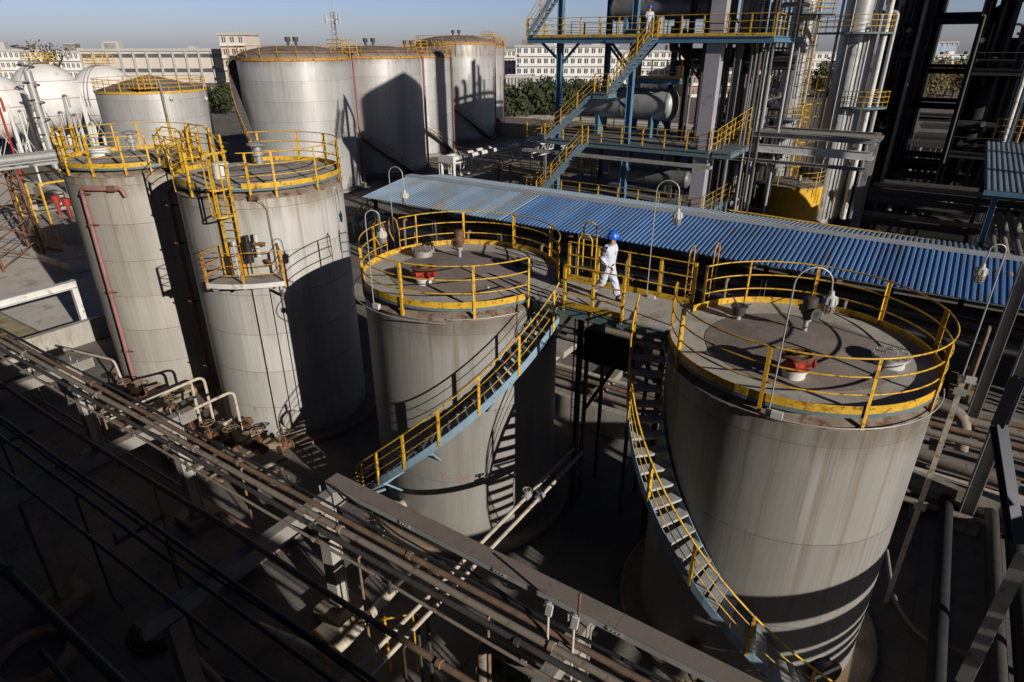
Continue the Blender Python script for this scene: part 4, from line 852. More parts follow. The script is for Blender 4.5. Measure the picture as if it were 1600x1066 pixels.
for k,(an,to) in (('al','tl'),('ar','tr')) and (('l',('al','tl')),('r',('ar','tr'))):
    a_=Vector(J[an]); b_=Vector(J[to]); m=MB()
    d=(b_-a_); m.tube([a_+Vector((0,0,.05)),a_-Vector((.0,0,.03))],[.058,.055],12); heel=a_+Vector((-.05,0,-.06)); m.tube([heel,(heel+b_)/2+Vector((0,0,.012)),b_,b_+d.normalized()*.05],[.045,.05,.045,.02],12)
    put(m,'boot','boot_black')
for y in (.032,-.032):
    m=MB(); m.sphere((.168,y,1.645),.012,8,6); put(m,'eye','cable_black')
m=MB(); m.bar((.172,-.025,1.585),(.172,.025,1.585),.006,.008); put(m,'mouth','red_paint')
m=MB(); m.lathe([(.183,-.02),(.187,-.02),(.187,.02),(.183,.02)],(0,0,.985),24); 
for v_ in m.v: v_.x*=.88
put(m,'belt','dark_steel')
m=MB(); m.tube([(.06,-.07,1.475),(.115,-.05,1.47),(.135,0,1.455),(.115,.05,1.47),(.06,.07,1.475),(-.01,.05,1.49),(-.03,0,1.5),(-.01,-.05,1.49),(.06,-.07,1.475)],.016,6); put(m,'collar','cloth_pale')
m=MB(); m.tube([(.182,.09,1.31),(.185,.09,1.24),(.180,.02,1.24),(.18,.02,1.31),(.182,.09,1.31)],.006,5); put(m,'pocket','cloth_pale')
wp.rotation_euler=(0,0,R(-4))
# ================================================================ BLUE CANOPY OVER THE PUMP ROW
cn=thing('canopy_roof','long blue corrugated canopy with a faded grey left half, running behind the short tanks','canopy',(-5,31,0))
def corrugated(m,x0,x1,ya,za,yb,zb,pitch=.235,dep=.05,t=.008):
    n=int((x1-x0)/pitch); prof=[]
    for k in range(n):
        x=x0+k*pitch; prof+= [(x,0),(x+pitch*.38,0),(x+pitch*.5,dep),(x+pitch*.88,dep)]
    prof.append((x0+n*pitch,0)); vs=[];fs=[]
    for (x,h) in prof:
        for (y,z) in ((ya,za),(yb,zb)):
            vs.append((x,y,z+h)); vs.append((x,y,z+h-t))
    for i in range(len(prof)-1):
        a=4*i; b=a+4; fs+= [(a,b,b+2,a+2),(a+1,a+3,b+3,b+1),(a,a+1,b+1,b),(a+2,b+2,b+3,a+3)]
    fs+= [(0,2,3,1),(a+4,a+5,a+7,a+6)]
    m.add(vs,fs)
XC=W(812,322,5.3).x
m=MB(); corrugated(m,-31.0,XC,28.8,4.85,33.2,5.5); m.build('roof_sheet','sheet_faded',cn,label='faded grey-blue half of the corrugated roof')
m=MB(); corrugated(m,XC+.01,24,28.8,4.85,33.2,5.5); m.build('roof_sheet','sheet_blue',cn,label='bright blue half of the corrugated roof')
m=MB(); corrugated(m,-31.0,24,37.2,5.0,33.25,5.5); m.build('roof_sheet','sheet_slate',cn,label='far slope of the canopy roof')
m=MB(); m.bar((-31.05,33.5,5.575),(24.05,33.5,5.575),.75,.02); m.bar((-31.05,33.12,5.56),(24.05,33.12,5.56),.02,.05); m.build('ridge_cap','ridge_grey',cn)
x=-30.5
while x<24:
    for y in (29.6,36.6): m=MB(); m.ibeam((x,y,0),(x,y,4.6),.2,.2,.02); m.build('post','dark_steel',cn)
    m=MB(); m.ibeam((x,29.2,4.69),(x,36.9,4.72),.15,.2); m.build('rafter','dark_steel',cn); x+=5.0
m=MB()
for y,z in ((29.3,4.84),(33.2,5.4),(36.8,4.96)): m.bar((-30.8,y,z),(23.8,y,z),.08,.08)
m.build('purlin','dark_steel',cn)
# pipes and pumps under the canopy
for i,(y,z,r_) in enumerate(((29.9,3.6,.12),(30.4,3.6,.09),(31.0,3.6,.14),(31.6,3.6,.1),(30.0,2.6,.11),(30.7,2.6,.08),(31.5,2.6,.13))):
    pipe_thing('canopy_pipe',[(-30+.8*i,y,z),(22,y,z)],r_,['dark_steel','pipe_lagged','dark_steel','rust_brown'][i%4],'pipe '+['one','two','three','four','five','six','seven'][i]+' in the shade below the canopy, counted from the front top row','pipe','pipes in the shade below the canopy')
x=-28
i=0
PL=['leftmost pump','second pump from the left','third pump from the left','fourth pump from the left','middle pump','fourth pump from the right','third pump from the right','second pump from the right','rightmost pump','last pump']
while x<20:
    p_=thing('pump_set',PL[min(i,9)]+' standing in the shade under the long canopy','pump',(x,31,0),'pumps under the canopy'); i+=1
    m=MB(); m.box(x-.5,x+.5,30,32.4,0,.35); m.build('baseplate','concrete_old',p_)
    m=MB(); m.cyl((x,30.9,.7),(x,31.9,.7),.26,n=14); m.cyl((x,31.9,.7),(x,32.0,.7),.29,n=14); m.build('motor','dark_steel',p_)
    m=MB(); m.cyl((x,30.2,.7),(x,30.6,.7),.3,n=14); m.cyl((x,30.6,.7),(x,30.9,.7),.07,n=8); m.tube(fillet([(x,30.4,.9),(x,30.4,2.6)],.1),.08,8); m.tube(fillet([(x,30.1,.7),(x,29.5,.7),(x,29.5,3.6),(x,29.9,3.6)],.25),.09,10); m.build('pump_casing','pipe_rusty',p_); x+=5.2
# low pipes lying between the short tanks and the canopy (sun-dappled)
for i,(y,z,r_,ma) in enumerate(((20.6,.5,.1,'pipe_lagged'),(21.2,.5,.13,'pipe_lagged'),(21.9,.55,.1,'pipe_rusty'),(22.6,.5,.09,'pipe_pale'),(24.4,1.1,.14,'pipe_lagged'),(25.1,1.1,.11,'pipe_rusty'),(25.9,1.2,.16,'pipe_lagged'),(26.7,1.1,.1,'pipe_rusty'))):
    pipe_thing('yard_pipe',[(-13,y,z),(26,y,z)],r_,ma,['first','second','third','fourth','fifth','sixth','seventh','eighth'][i]+' pipe back from the short tanks in the rows before the canopy','pipe','pipe rows before the canopy',n=12)
for i,x in enumerate((-10,-4,2.0,8,14)):
    m=MB(); m.box(x-.15,x+.15,20.3,27.2,0,.36); tag(m.build('pipe_sleeper','concrete'),['concrete sleeper under the pipe rows behind the middle tank','concrete sleeper under the pipe rows behind the walkway','concrete sleeper under the pipe rows behind the right tank','concrete sleeper under the pipe rows right of the right tank','concrete sleeper under the pipe rows farthest right'][i],'sleeper','concrete sleepers of the pipe rows')
m=MB(); m.box(-14.5,-4.4,19.2,19.5,0,1.15); tag(m.build('dike_wall','concrete_pale'),'pale low dike wall seen through the gap between the two short tanks','wall')
m=MB(); m.box(-12.0,14,27.6,27.9,0,.8); tag(m.build('dike_wall','concrete'),'low concrete wall just in front of the long canopy','wall')
m=MB(); m.box(-30,-12.5,23.2,24.6,.55,.85); m.box(-29.5,-29.2,23.3,24.5,0,.55); m.box(-13.5,-13.2,23.3,24.5,0,.55); m.box(-21.5,-21.2,23.3,24.5,0,.55); tag(m.build('pipe_trench_cover','concrete_pale'),'pale raised concrete duct behind the left rim of the middle tank','duct')
# ================================================================ BLUE STEEL STRUCTURE
bs=thing('process_structure','tall blue steel process structure with yellow railings and zigzag stairs behind the canopy','structure',(-16,42.5,0))
LV=[4.3,8.1,14.3]
def deck(root,x0,x1,y0,y1,z,material='beam_teal',name='platform',beams=True):
    m=MB(); m.box(x0,x1,y0,y1,z-.04,z); o=m.build(name,'tread_dark',root)
    m=MB()
    for y in (y0,y1): m.ibeam((x0,y,z-.2),(x1,y,z-.2),.16,.30)
    x=x0
    while x<=x1+.01: m.ibeam((x,y0+.09,z-.19),(x,y1-.09,z-.19),.14,.26); x+=(x1-x0)/max(1,round((x1-x0)/2.6))
    m.build('platform_beam',material,o); return o
for z in LV:
    x0,x1=(-24.4,-11.55) if z<10 else (-24.4,-8.9)
    o=deck(bs,x0,x1,38.6,46.6,z,'beam_blue' if z>10 else 'beam_teal')
    n=10 if z<10 else 13
    straight_rail(o,(x0,38.6,z),(x1,38.6,z),n,toe=(z>10),parts=True); straight_rail(o,(x0,38.7,z),(x0,46.5,z),5,toe=False); straight_rail(o,(x0,46.6,z),(x1,46.6,z),n,toe=False,parts=False); 
    straight_rail(o,(x1,38.7,z),(x1,46.5,z),5,toe=False)
for x in (-22.2,-17.1):
    for y in (39.1,46.2): m=MB(); m.ibeam((x,y,0),(x,y,18.5),.34,.36,.03); m.build('column','beam_blue',bs)
for x,y in ((-12.15,39.3),(-12.15,46.2)): m=MB(); m.box(x-.42,x+.42,y-.36,y+.36,0,18.5); m.build('column','column_lilac',bs)
for x,y in ((-19.6,46.0),(-14.8,46.0),(-14.8,42.5),(-9.4,46.2)): m=MB(); m.ibeam((x,y,0),(x,y,18.5),.3,.3,.03); m.build('column','beam_blue' if x<-15 else 'shade_black_steel',bs)
for y in (39.1,46.2): m=MB(); m.ibeam((-23,y,18.6),(-9,y,18.6),.2,.36); m.build('top_beam','beam_blue',bs)
for p,q in (((-22.2,39.1,12.9),(-23.6,39.1,14.0)),((-22.2,39.1,12.6),(-20.8,39.1,14.0)),((-17.1,39.1,12.4),(-15.6,39.1,14.0)),((-17.1,39.1,12.4),(-18.6,39.1,14.0)),((-17.1,39.1,10.1),(-18.3,39.1,11.0)),((-12.2,46.2,8.4),(-17.1,46.2,13.9)),((-17.1,46.2,8.4),(-22.2,46.2,13.9)),((-12.2,46.2,14.6),(-17.1,46.2,18.2))):
    m=MB(); m.ibeam(p,q,.14,.14); m.build('brace','beam_blue',bs)
def stair(root,b,t,wd,material='stair_blue',rails=True,n=None):
    b=Vector(b); t=Vector(t); d=t-b; s=Vector((-d.y,d.x,0)).normalized(); n=n or max(5,int(abs(d.z)/.24)); st=thing_part('staircase',root)
    m=MB()
    for k in (-1,1): m.bar(b+s*k*wd/2,t+s*k*wd/2,.03,.24)
    m.build('stringer',material,st)
    m=MB()
    for i in range(n): c=b+d*((i+.5)/n); m.bar(c-s*(wd/2-.02),c+s*(wd/2-.02),.22,.03)
    m.build('treads','tread_dark',st)
    for k in (-1,1):
        m=MB()
        for h in (1.0,.68,.36): m.tube([b+s*k*wd/2+Vector((0,0,h)),t+s*k*wd/2+Vector((0,0,h))],.024,6)
        for i in range(max(3,int(d.length/1.5))+1):
            c=b+s*k*wd/2+d*(i/max(3,int(d.length/1.5))); m.bar(c,c+Vector((0,0,1.0)),.075,.05)
        m.build('handrail','yellow',st)
    return st
stair(bs,(-23.0,38.1,4.35),(-19.6,38.1,8.05),.8); stair(bs,(-22.4,38.1,8.15),(-18.9,38.1,11.15),.8); stair(bs,(-18.0,38.1,11.2),(-15.4,38.1,14.25),.8); stair(bs,(-23.9,38.1,14.35),(-20.9,38.1,18.0),.8)
o=deck(bs,-18.95,-17.95,37.65,38.95,11.18,'beam_teal','landing'); straight_rail(o,(-18.9,37.68,11.18),(-18.0,37.68,11.18),2,toe=False)
stair(bs,(-24,37.8,.1),(-22.9,39.2,4.3),.8)
# small mezzanine over the big drum
o=deck(bs,-18.0,-15.0,42.0,44,11.9,'beam_blue','mezzanine'); straight_rail(o,(-18,42,11.9),(-15,42,11.9),4,toe=True); straight_rail(o,(-15,42,11.9),(-15,44,11.9),3,toe=False)
# sloping yellow rail line to the right of the structure
o=deck(bs,-11.4,-10.3,38.7,42.8,8.1,'beam_teal','side_platform'); straight_rail(o,(-11.2,38.8,8.3),(-10.4,42.5,9.3),5,toe=False); straight_rail(o,(-11.3,42.7,8.1),(-10.4,42.7,8.1),2,toe=False)
# vessels
def drum(x0,x1,y,z,r,material,label,saddles=(),base=0,root_name='pressure_drum',pier='beam_blue',n=32,group=None):
    t=thing(root_name,label,'vessel',((x0+x1)/2,y,base),group)
    m=MB(); m.lathe([(r,x0),(r,x1)],(0,y,z),n,axis='X'); m.dome((x1,y,z),r,r*.5,n,6,'X',1); m.dome((x0,y,z),r,r*.5,n,6,'X',-1); m.build('shell',material,t)
    for xx in (x0,x1,(x0+x1)/2): m=MB(); m.lathe([(r,xx-.05),(r+.02,xx-.05),(r+.02,xx+.05),(r,xx+.05)],(0,y,z),n,axis='X'); m.build('girth_band',material,t)
    for xx in saddles: m=MB(); m.box(xx-.12,xx+.12,y-r*.75,y+r*.75,base,z-r*.72); m.build('saddle',pier,t)
    for k,xx in enumerate((x0+(x1-x0)*.25,x0+(x1-x0)*.6,x0+(x1-x0)*.85)): m=MB(); m.cyl((xx,y,z+r-.05),(xx,y,z+r+.35),.11,n=12); m.cyl((xx,y,z+r+.28),(xx,y,z+r+.36),.18,n=12); m.build('nozzle',material,t)
    return t
drum(-22.3,-15.9,43.2,10.2,1.0,'vessel_silver','big silver horizontal drum on blue piers halfway up the blue structure',(-21,-17),8.1)
drum(-20.4,-12.9,43.4,16.0,.68,'vessel_dark','dark horizontal drum on the topmost visible deck of the blue structure',(-19.5,-14),14.3)
drum(-19.5,-14.0,42.5,5.6,.55,'vessel_dark','small grey horizontal drum on the lowest deck of the blue structure',(-18.6,-15),4.3,pier='dark_steel')
def column_vessel(x,y,z0,z1,r,material,label,cat='vessel',n=24,root=None):
    t=root or thing('process_column',label,cat,(x,y,z0))
    m=MB(); m.cyl((x,y,z0),(x,y,z1),r,n=n,caps=False); m.dome((x,y,z1),r,r*.5,n,5); m.build('shell',material,t)
    z=z0+1.2
    while z<z1: m=MB(); m.lathe([(r,0),(r+.03,.0),(r+.03,.09),(r,.09)],(x,y,z),n); m.build('girth_band',material,t); z+=2.4
    return t
column_vessel(-18.6,44.4,14.3,16.9,.45,'vessel_silver','short upright silver vessel on the upper deck behind the far worker')
column_vessel(-17.0,42.6,14.3,15.4,.35,'vessel_dark','short dark upright vessel on the upper deck beside the far worker')
column_vessel(-16.0,44.5,4.3,7.6,.5,'vessel_dark','upright grey vessel on the lowest deck of the blue structure')
r2=random.Random(3)
for i in range(44):   # risers of the structure
    x=r2.uniform(-14.6,-9.8); y=r2.uniform(42.5,46); z0=r2.choice((0,4.3,8.1)); z1=min(19,z0+r2.choice((4.5,8,14,20))); r_=r2.choice((.06,.09,.12,.16))
    m=MB(); dx=r2.uniform(-1.5,1.5); m.tube(fillet([(x,y,z0),(x,y,z1),(x+dx,y,z1),(x+dx,y+1.2,z1)],.3),r_,10); m.build('riser_pipe',r2.choice(('dark_steel','vessel_dark','pipe_lagged','shade_black_steel','pipe_silver')),bs)
for i in range(40):
    x0=r2.uniform(-17.3,-12); y=r2.uniform(44.4,46.3); z=r2.choice((6.8,7.3,12.8,13.4,17.6,18.4,3.2,2.4,1.2))+r2.uniform(-.3,.3); r_=r2.choice((.06,.1,.15)); ln=r2.uniform(3,9)
    m=MB(); m.tube(fillet([(x0,y,z+r2.choice((-1.5,1.5))),(x0,y,z),(min(x0+ln,-9),y,z)],.25),r_,8); m.build('cross_pipe',r2.choice(('dark_steel','vessel_dark','shade_black_steel','pipe_lagged')),bs)
for i,x in enumerate((-11.2,-10.7,-10.0,-9.3,-8.9)):   # pale bright risers right of the lilac column
    m=MB(); y=40+ (i*37%10)*.45; m.tube([(x,y,0),(x,y,r2.uniform(15,20))],r2.choice((.05,.07,.09)),8); m.build('riser_pipe','pipe_silver' if i%3==1 else 'dark_steel',bs)
for x,y in ((-12.6,45.2),):
    m=MB(); m.tube(fillet([(x,y,5),(x,y,11.2),(x+.9,y,11.2),(x+.9,y,8.2)],.45),.2,12); m.build('bend_pipe','vessel_silver',bs)
# far worker in the structure
def small_person(x,y,z,label,face):
    t=thing('person',label,'person',(x,y,z))
    b=[((0,0,.9),.12),((0,0,1.15),.13),((0,0,1.36),.13),((0,0,1.48),.05),((.02,0,1.62),.085),((0,.1,.86),.09),((.06,.1,.48),.06),((.02,.1,.05),.05),((0,-.1,.86),.09),((-.04,-.1,.48),.06),((-.1,-.1,.05),.05),((0,.2,1.38),.06),((.05,.24,1.1),.045),((.2,.2,.98),.035),((0,-.2,1.38),.06),((.08,-.24,1.12),.045),((.24,-.16,1.1),.035)]
    e=[(0,1),(1,2),(2,3),(3,4),(0,5),(5,6),(6,7),(0,8),(8,9),(9,10),(2,11),(11,12),(12,13),(2,14),(14,15),(15,16)]
    skinned('body',b,e,'skin',t,1); skinned('overalls',[(p,r*1.22) for p,r in b[:3]+b[5:]][:0]+[(b[0][0],.16),(b[1][0],.165),(b[2][0],.165),(b[5][0],.115),(b[6][0],.085),(.02 and (.02,.1,.12),.075),(b[8][0],.115),(b[9][0],.085),((-.09,-.1,.12),.075),(b[11][0],.085),(b[12][0],.065),((.17,.205,1.0),.05),(b[14][0],.085),(b[15][0],.065),((.21,-.17,1.1),.05)],[(0,1),(1,2),(0,3),(3,4),(4,5),(0,6),(6,7),(7,8),(2,9),(9,10),(10,11),(2,12),(12,13),(13,14)],'cloth_pale',t,1)
    m=MB(); m.dome((.02,0,1.66),.14,.15,16,4); m.lathe([(.14,0),(.17,-.01),(.14,-.02)],(.02,0,1.66),16); put(m,'hard_hat','helmet_blue',t); t.rotation_euler=(0,0,face); return t
q=WY(1013,45,41.5); small_person(q.x,41.5,14.3,'tiny distant worker in blue hard hat on the upper deck of the blue structure',R(-60))
# ================================================================ PIPE BRIDGE (light, along Y) AND GREY RACK (along X)
tb=thing('pipe_bridge','pale trussed pipe bridge leading away behind the left end of the canopy','pipe bridge',(-32,46,0))
m=MB()
for x in (-32.5,-31.3): m.ibeam((x,38.9,0),(x,38.9,6.0),.26,.26,.03)
m.box(-32.65,-31.15,38.74,39.06,5.6,6.1); m.build('portal_leg','frame_white',tb)
for k in range(1,4):
    y=38.9+k*8; m=MB()
    for x in (-32.5,-31.3): m.ibeam((x,y,0),(x,y,4.4),.2,.2)
    m.build('portal_leg','frame_grey',tb)
for x in (-32.5,-31.3):
    m=MB(); m.bar((x,39.1,5.55),(x,64,5.55),.1,.12); m.bar((x,39.8,4.55),(x,63,4.55),.09,.1)
    y=39.8; k=0
    while y<62: m.bar((x,y,4.6),(x,y+.75,5.5),.05,.05); m.bar((x,y+.75,5.5),(x,y+1.5,4.6),.05,.05); m.bar((x,y,4.6),(x,y,5.5),.04,.04); y+=1.5
    m.build('truss','frame_white',tb)
for x,r_ in ((-32.25,.24),(-31.65,.19)): m=MB(); m.tube([(x,39.1,5.62+r_),(x,64,5.62+r_)],r_,14); m.build('duct','frame_white',tb)
m=MB(); m.bar((-24.4,38.25,7.25),(-11.2,38.25,7.25),.5,.16); m.bar((-32,52,5.9),(-24.2,38.4,7.2),.5,.16); tag(m.build('cable_tray','frame_grey'),'grey cable tray along the front of the blue structure under its middle deck','cable tray')
rk=thing('pipe_rack','grey steel pipe rack with white beam standing right of the blue structure','pipe rack',(-7,44.5,0))
for x in (-12.9,-3.55):
    for y in (43.6,46.4):
        m=MB(); m.ibeam((x,y,0),(x,y,8.9),.32,.34,.03,(0,1,0)); m.build('leg','frame_grey' if x>-5 else 'frame_white',rk)
m=MB(); m.ibeam((-13.1,43.42,7.9),(-3.4,43.42,7.9),.16,.5,.03); m.build('front_beam','frame_white',rk)
m=MB(); m.ibeam((-13.1,43.3,8.75),(-3.4,43.3,8.75),.4,.3); m.ibeam((-13.1,46.7,8.75),(-3.4,46.7,8.75),.2,.3); m.ibeam((-13.1,43.2,7.15),(-3.4,43.2,7.15),.26,.2)
for x in (-11.2,-8.6,-6.1,-3.55): m.bar((x,43.5,8.45),(x,46.5,8.45),.16,.2); m.bar((x,43.5,7.5),(x,46.5,7.5),.16,.2)
m.build('beam','frame_grey',rk)
for i in range(6): m=MB(); y=43.9+i*.45; m.tube([(-11.5,y,8.6+.12),(-3.2,y,8.6+.12)],r2.choice((.08,.12)),8); m.build('pipe_run',['pipe_silver','vessel_dark','pipe_lagged'][i%3],rk)
for i in range(6): m=MB(); x=-11.6+i*.2; y=43.8+(i*7%10)*.27; m.tube(fillet([(x,y,.2),(x,y,7.6),(x,y+.8,7.6)],.2),r2.choice((.045,.07,.09)),8); m.build('riser_pipe',['dark_steel','pipe_silver','shade_black_steel'][i%3],rk)
pipe_thing('yellow_pipe',[WY(1140,329,37.6),WY(1620,400,37.6)],.06,'yellow','thin yellow pipe crossing in front of the yellow tank behind the canopy','pipe')
# ================================================================ YELLOW TANK
yt=thing('yellow_tank','small bright yellow tank with brown lid and ladder behind the canopy','tank',(-9.7,55.6,0))
m=MB(); m.lathe([(2.45,0),(2.45,3.75)],(-9.7,55.6,0),48); m.build('shell','yellow_shed',yt)
m=MB(); m.lathe([(2.47,3.72),(2.47,3.78),(1.2,4.05),(.01,4.15)],(-9.7,55.6,0),48); m.build('roof','roof_far',yt)
railing(yt,-9.7,55.6,2.4,3.8,((0,250),(285,360)),range(5,360,36),drop=.1)
m=MB()
for x in (-12.35,-11.95): m.tube([(x,54.6,.1),(x,54.6,5.0)],.035,6)
for k in range(12): m.cyl((-12.35,54.6,.3+k*.36),(-11.95,54.6,.3+k*.36),.02,n=5)
for z in (2.6,3.5,4.4,5.2): m.tube([(-12.15+.36*cos(PI*i/8),54.6-.5*sin(PI*i/8),z) for i in range(9)],.03,5)
m.build('ladder','yellow',yt)
m=MB(); m.cyl((-9,55,4.0),(-9,55,4.5),.16,n=10); m.cyl((-10.2,56,4.0),(-10.2,56,4.9),.1,n=8); m.build('roof_nozzle','galv',yt)
# ================================================================ DISTILLATION COLUMNS
def ring_platform(root,x,y,z,r0,r1,a0,a1,posts=6):
    m=MB(); m.arcwall(x,y,r0,r1,z-.12,z,R(a0),R(a1),24); o=m.build('platform','beam_teal',root)
    m=MB()
    for h in (1.1,.75,.38): m.tube(arc(x,y,r1,z+h,R(a0),R(a1),18),.025,6)
    for a_ in (a0,a1):
        for h in (1.1,.75,.38): m.tube([(x+r0*cos(R(a_)),y+r0*sin(R(a_)),z+h),(x+r1*cos(R(a_)),y+r1*sin(R(a_)),z+h)],.025,6)
    for k in range(posts+1): a_=R(a0+(a1-a0)*k/posts); m.bar((x+r1*cos(a_),y+r1*sin(a_),z-.05),(x+r1*cos(a_),y+r1*sin(a_),z+1.1),.06,.05)
    m.build('railing','yellow',o); return o
def cage_ladder(root,x,y,z0,z1,ang,material='yellow'):
    d=Vector((cos(ang),sin(ang),0)); t_=Vector((-sin(ang),cos(ang),0)); c=Vector((x,y,0)); m=MB()
    for k in (-.22,.22): m.bar(c+t_*k+Vector((0,0,z0)),c+t_*k+Vector((0,0,z1+1)),.05,.05)
    z=z0+.3
    while z<z1: m.cyl(c-t_*.22+Vector((0,0,z)),c+t_*.22+Vector((0,0,z)),.016,n=4); z+=.33
    z=z0+2.0
    while z<z1+1:
        pts=[c+t_*(.36*cos(PI*i/8))+d*(.62*sin(PI*i/8))+Vector((0,0,z)) for i in range(9)]
        for p0,p1 in zip(pts[:-1],pts[1:]): m.bar(p0,p1,.02,.06)
        z+=.95
    for i in (1,4,7): p=c+t_*(.36*cos(PI*i/8))+d*(.6*sin(PI*i/8)); m.bar(p+Vector((0,0,z0+2)),p+Vector((0,0,z1+.9)),.04,.02)
    return m.build('cage_ladder',material,root)
c1=column_vessel(-12.5,63.7,0,30,1.0,'vessel_silver','left tall silver distillation column with yellow cage ladder','column')
ring_platform(c1,-12.5,63.7,16.3,1.0,2.4,150,395,8); ring_platform(c1,-12.5,63.7,8.0,1.0,2.0,180,330,4)
cage_ladder(c1,-11.2,63.2,1,8,R(-30)); cage_ladder(c1,-11.3,63.0,8,16.3,R(-40))
c2=column_vessel(-7.5,57.4,0,30,.95,'vessel_silver','right tall silver distillation column wrapped in vertical pipes','column')
ring_platform(c2,-7.5,57.4,14.7,.95,2.6,150,400,8); ring_platform(c2,-6.2,58.0,9.6,1.0,1.9,-120,60,4)
cage_ladder(c2,-8.9,57.0,3,11,R(-130)); cage_ladder(c2,-9.6,56.4,2,9,R(-120))
for i,(dx,dy,r_,h) in enumerate(((1.25,.1,.26,27),(1.75,.5,.12,27),(2.0,-.2,.2,22),(1.1,-.6,.08,15),(.6,-1.1,.06,14),(-1.2,.2,.1,20),(2.5,.3,.15,16),(-.2,-1.1,.05,27))):
    m=MB(); m.tube(fillet([(-7.5+dx,57.4+dy,1),(-7.5+dx,57.4+dy,h),(-7.5+dx*.3,57.4+dy*.3,h)],.3),r_,10); m.build('riser_pipe','pipe_silver' if i%3!=2 else 'frame_white',c2)
for i,(dx,dy,r_,h) in enumerate(((1.2,.1,.15,24),(-1.25,-.1,.12,26),(-1.6,-.2,.08,26),(.3,-1.15,.07,16))):
    m=MB(); m.tube([(-12.5+dx,63.7+dy,.5),(-12.5+dx,63.7+dy,h)],r_,8); m.build('riser_pipe','pipe_silver',c1)
# ================================================================ DARK STRUCTURES EITHER SIDE OF THE PIPE CORRIDOR
def dark_frame(name,label,x0,x1,y0,y1,h,nx,ny,lv,seed,dens,mats=('shade_black_steel','dark_steel','shade_black_steel','vessel_dark')):
    rr=random.Random(seed); t=thing(name,label,'structure',((x0+x1)/2,(y0+y1)/2,0))
    for i in range(nx+1):
        for j in range(ny+1):
            x=x0+(x1-x0)*i/nx; y=y0+(y1-y0)*j/ny; m=MB(); m.ibeam((x,y,0),(x,y,h),.36,.4,.03); m.build('column','shade_black_steel',t)
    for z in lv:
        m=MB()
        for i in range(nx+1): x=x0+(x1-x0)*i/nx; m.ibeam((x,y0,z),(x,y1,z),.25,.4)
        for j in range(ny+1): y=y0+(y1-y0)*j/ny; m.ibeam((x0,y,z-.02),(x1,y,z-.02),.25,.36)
        m.box(x0,x1,y0,y1,z+.21,z+.25); m.build('floor','shade_black_steel',t)
        m=MB()
        for yy in (y0,):
            for hh in (1.1,.6): m.tube([(x0,yy,z+.25+hh),(x1,yy,z+.25+hh)],.03,5)
        m.build('railing','dark_steel',t)
    for j in range(ny):
        ya=y0+(y1-y0)*j/ny+.2; yb=y0+(y1-y0)*(j+1)/ny-.2
        for k_ in range(len(lv)):
            if rr.random()<.8: m=MB(); px_=(x0 if x0>-2 else x1); m.box(px_-.03,px_+.03,ya,yb,(0 if k_==0 else lv[k_-1])+.3,lv[k_]-.25); m.build('shade_panel','shade_black_steel',t)  # dark panels added so the shaded tower reads as solid
    for i in range(dens):
        x=rr.uniform(x0-.3,x1+.3); y=rr.uniform(y0-.2,y1); r_=rr.choice((.1,.15,.22,.3)); z1=rr.uniform(h*.4,h)
        m=MB(); m.tube(fillet([(x,y,rr.uniform(0,6)),(x,y,z1),(x+rr.uniform(-1.5,1.5),y,z1)],.4),r_,8); m.build('riser_pipe',rr.choice(mats),t)
    for i in range(dens//2):
        y=rr.uniform(y0,y1); z=rr.choice(lv)+rr.uniform(.6,2.5); x=rr.uniform(x0,x1); r_=rr.choice((.1,.18,.3))
        m=MB(); m.tube([(x,y0-.2,z),(x,y1,z)],r_,8) if i%2 else m.tube([(x0,y,z),(x1,y,z)],r_,8); m.build('cross_pipe',rr.choice(mats),t)
    for i in range(max(3,dens//7)):
        x=rr.uniform(x0+.8,x1-.8); y=rr.uniform(y0+1,y1-1); z=rr.choice([0]+list(lv[:-1])); m=MB(); r_=rr.uniform(.6,1.1); m.cyl((x,y,z+.3),(x,y,z+rr.uniform(3,6)),r_,n=18); m.build('vessel','vessel_dark' if i%2 else 'shade_black_steel',t)
    return t
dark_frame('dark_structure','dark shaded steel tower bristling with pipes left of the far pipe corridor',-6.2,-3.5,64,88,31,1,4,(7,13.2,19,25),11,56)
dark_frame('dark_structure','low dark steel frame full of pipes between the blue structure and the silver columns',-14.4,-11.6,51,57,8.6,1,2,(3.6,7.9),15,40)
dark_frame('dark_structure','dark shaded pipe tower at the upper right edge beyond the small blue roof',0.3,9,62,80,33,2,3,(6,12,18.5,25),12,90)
for i,(x,y) in enumerate(((3.2,49.2),(3.6,49.6),(3.0,50.4),(4.3,49.0))):
    pipe_thing('tall_riser',[(x,y,0),(x,y,29)],(.09,.06,.12,.16)[i],['frame_white','yellow_rusty','frame_white','dark_steel'][i],['slim pale riser','thin ochre riser','thicker pale riser','thick dark riser'][i]+' beside the dark tower at the upper right edge','pipe','risers at the upper right edge')
for i,(z,y) in enumerate(((9.0,70),(11.5,82),(15.6,66),(6.2,90),(17.5,60))):
    m=MB(); m.ibeam((-3.6,y,z),(.2,y,z),.4,.5); m.tube([(-3.6,y+.6,z+.45),(.2,y+.6,z+.45)],.18,8); tag(m.build('bridge_beam','shade_black_steel'),'dark beam spanning the far corridor, '+['second from the top','third from the top','topmost of the low ones','lowest','highest'][i],'beam','beams over the far corridor')
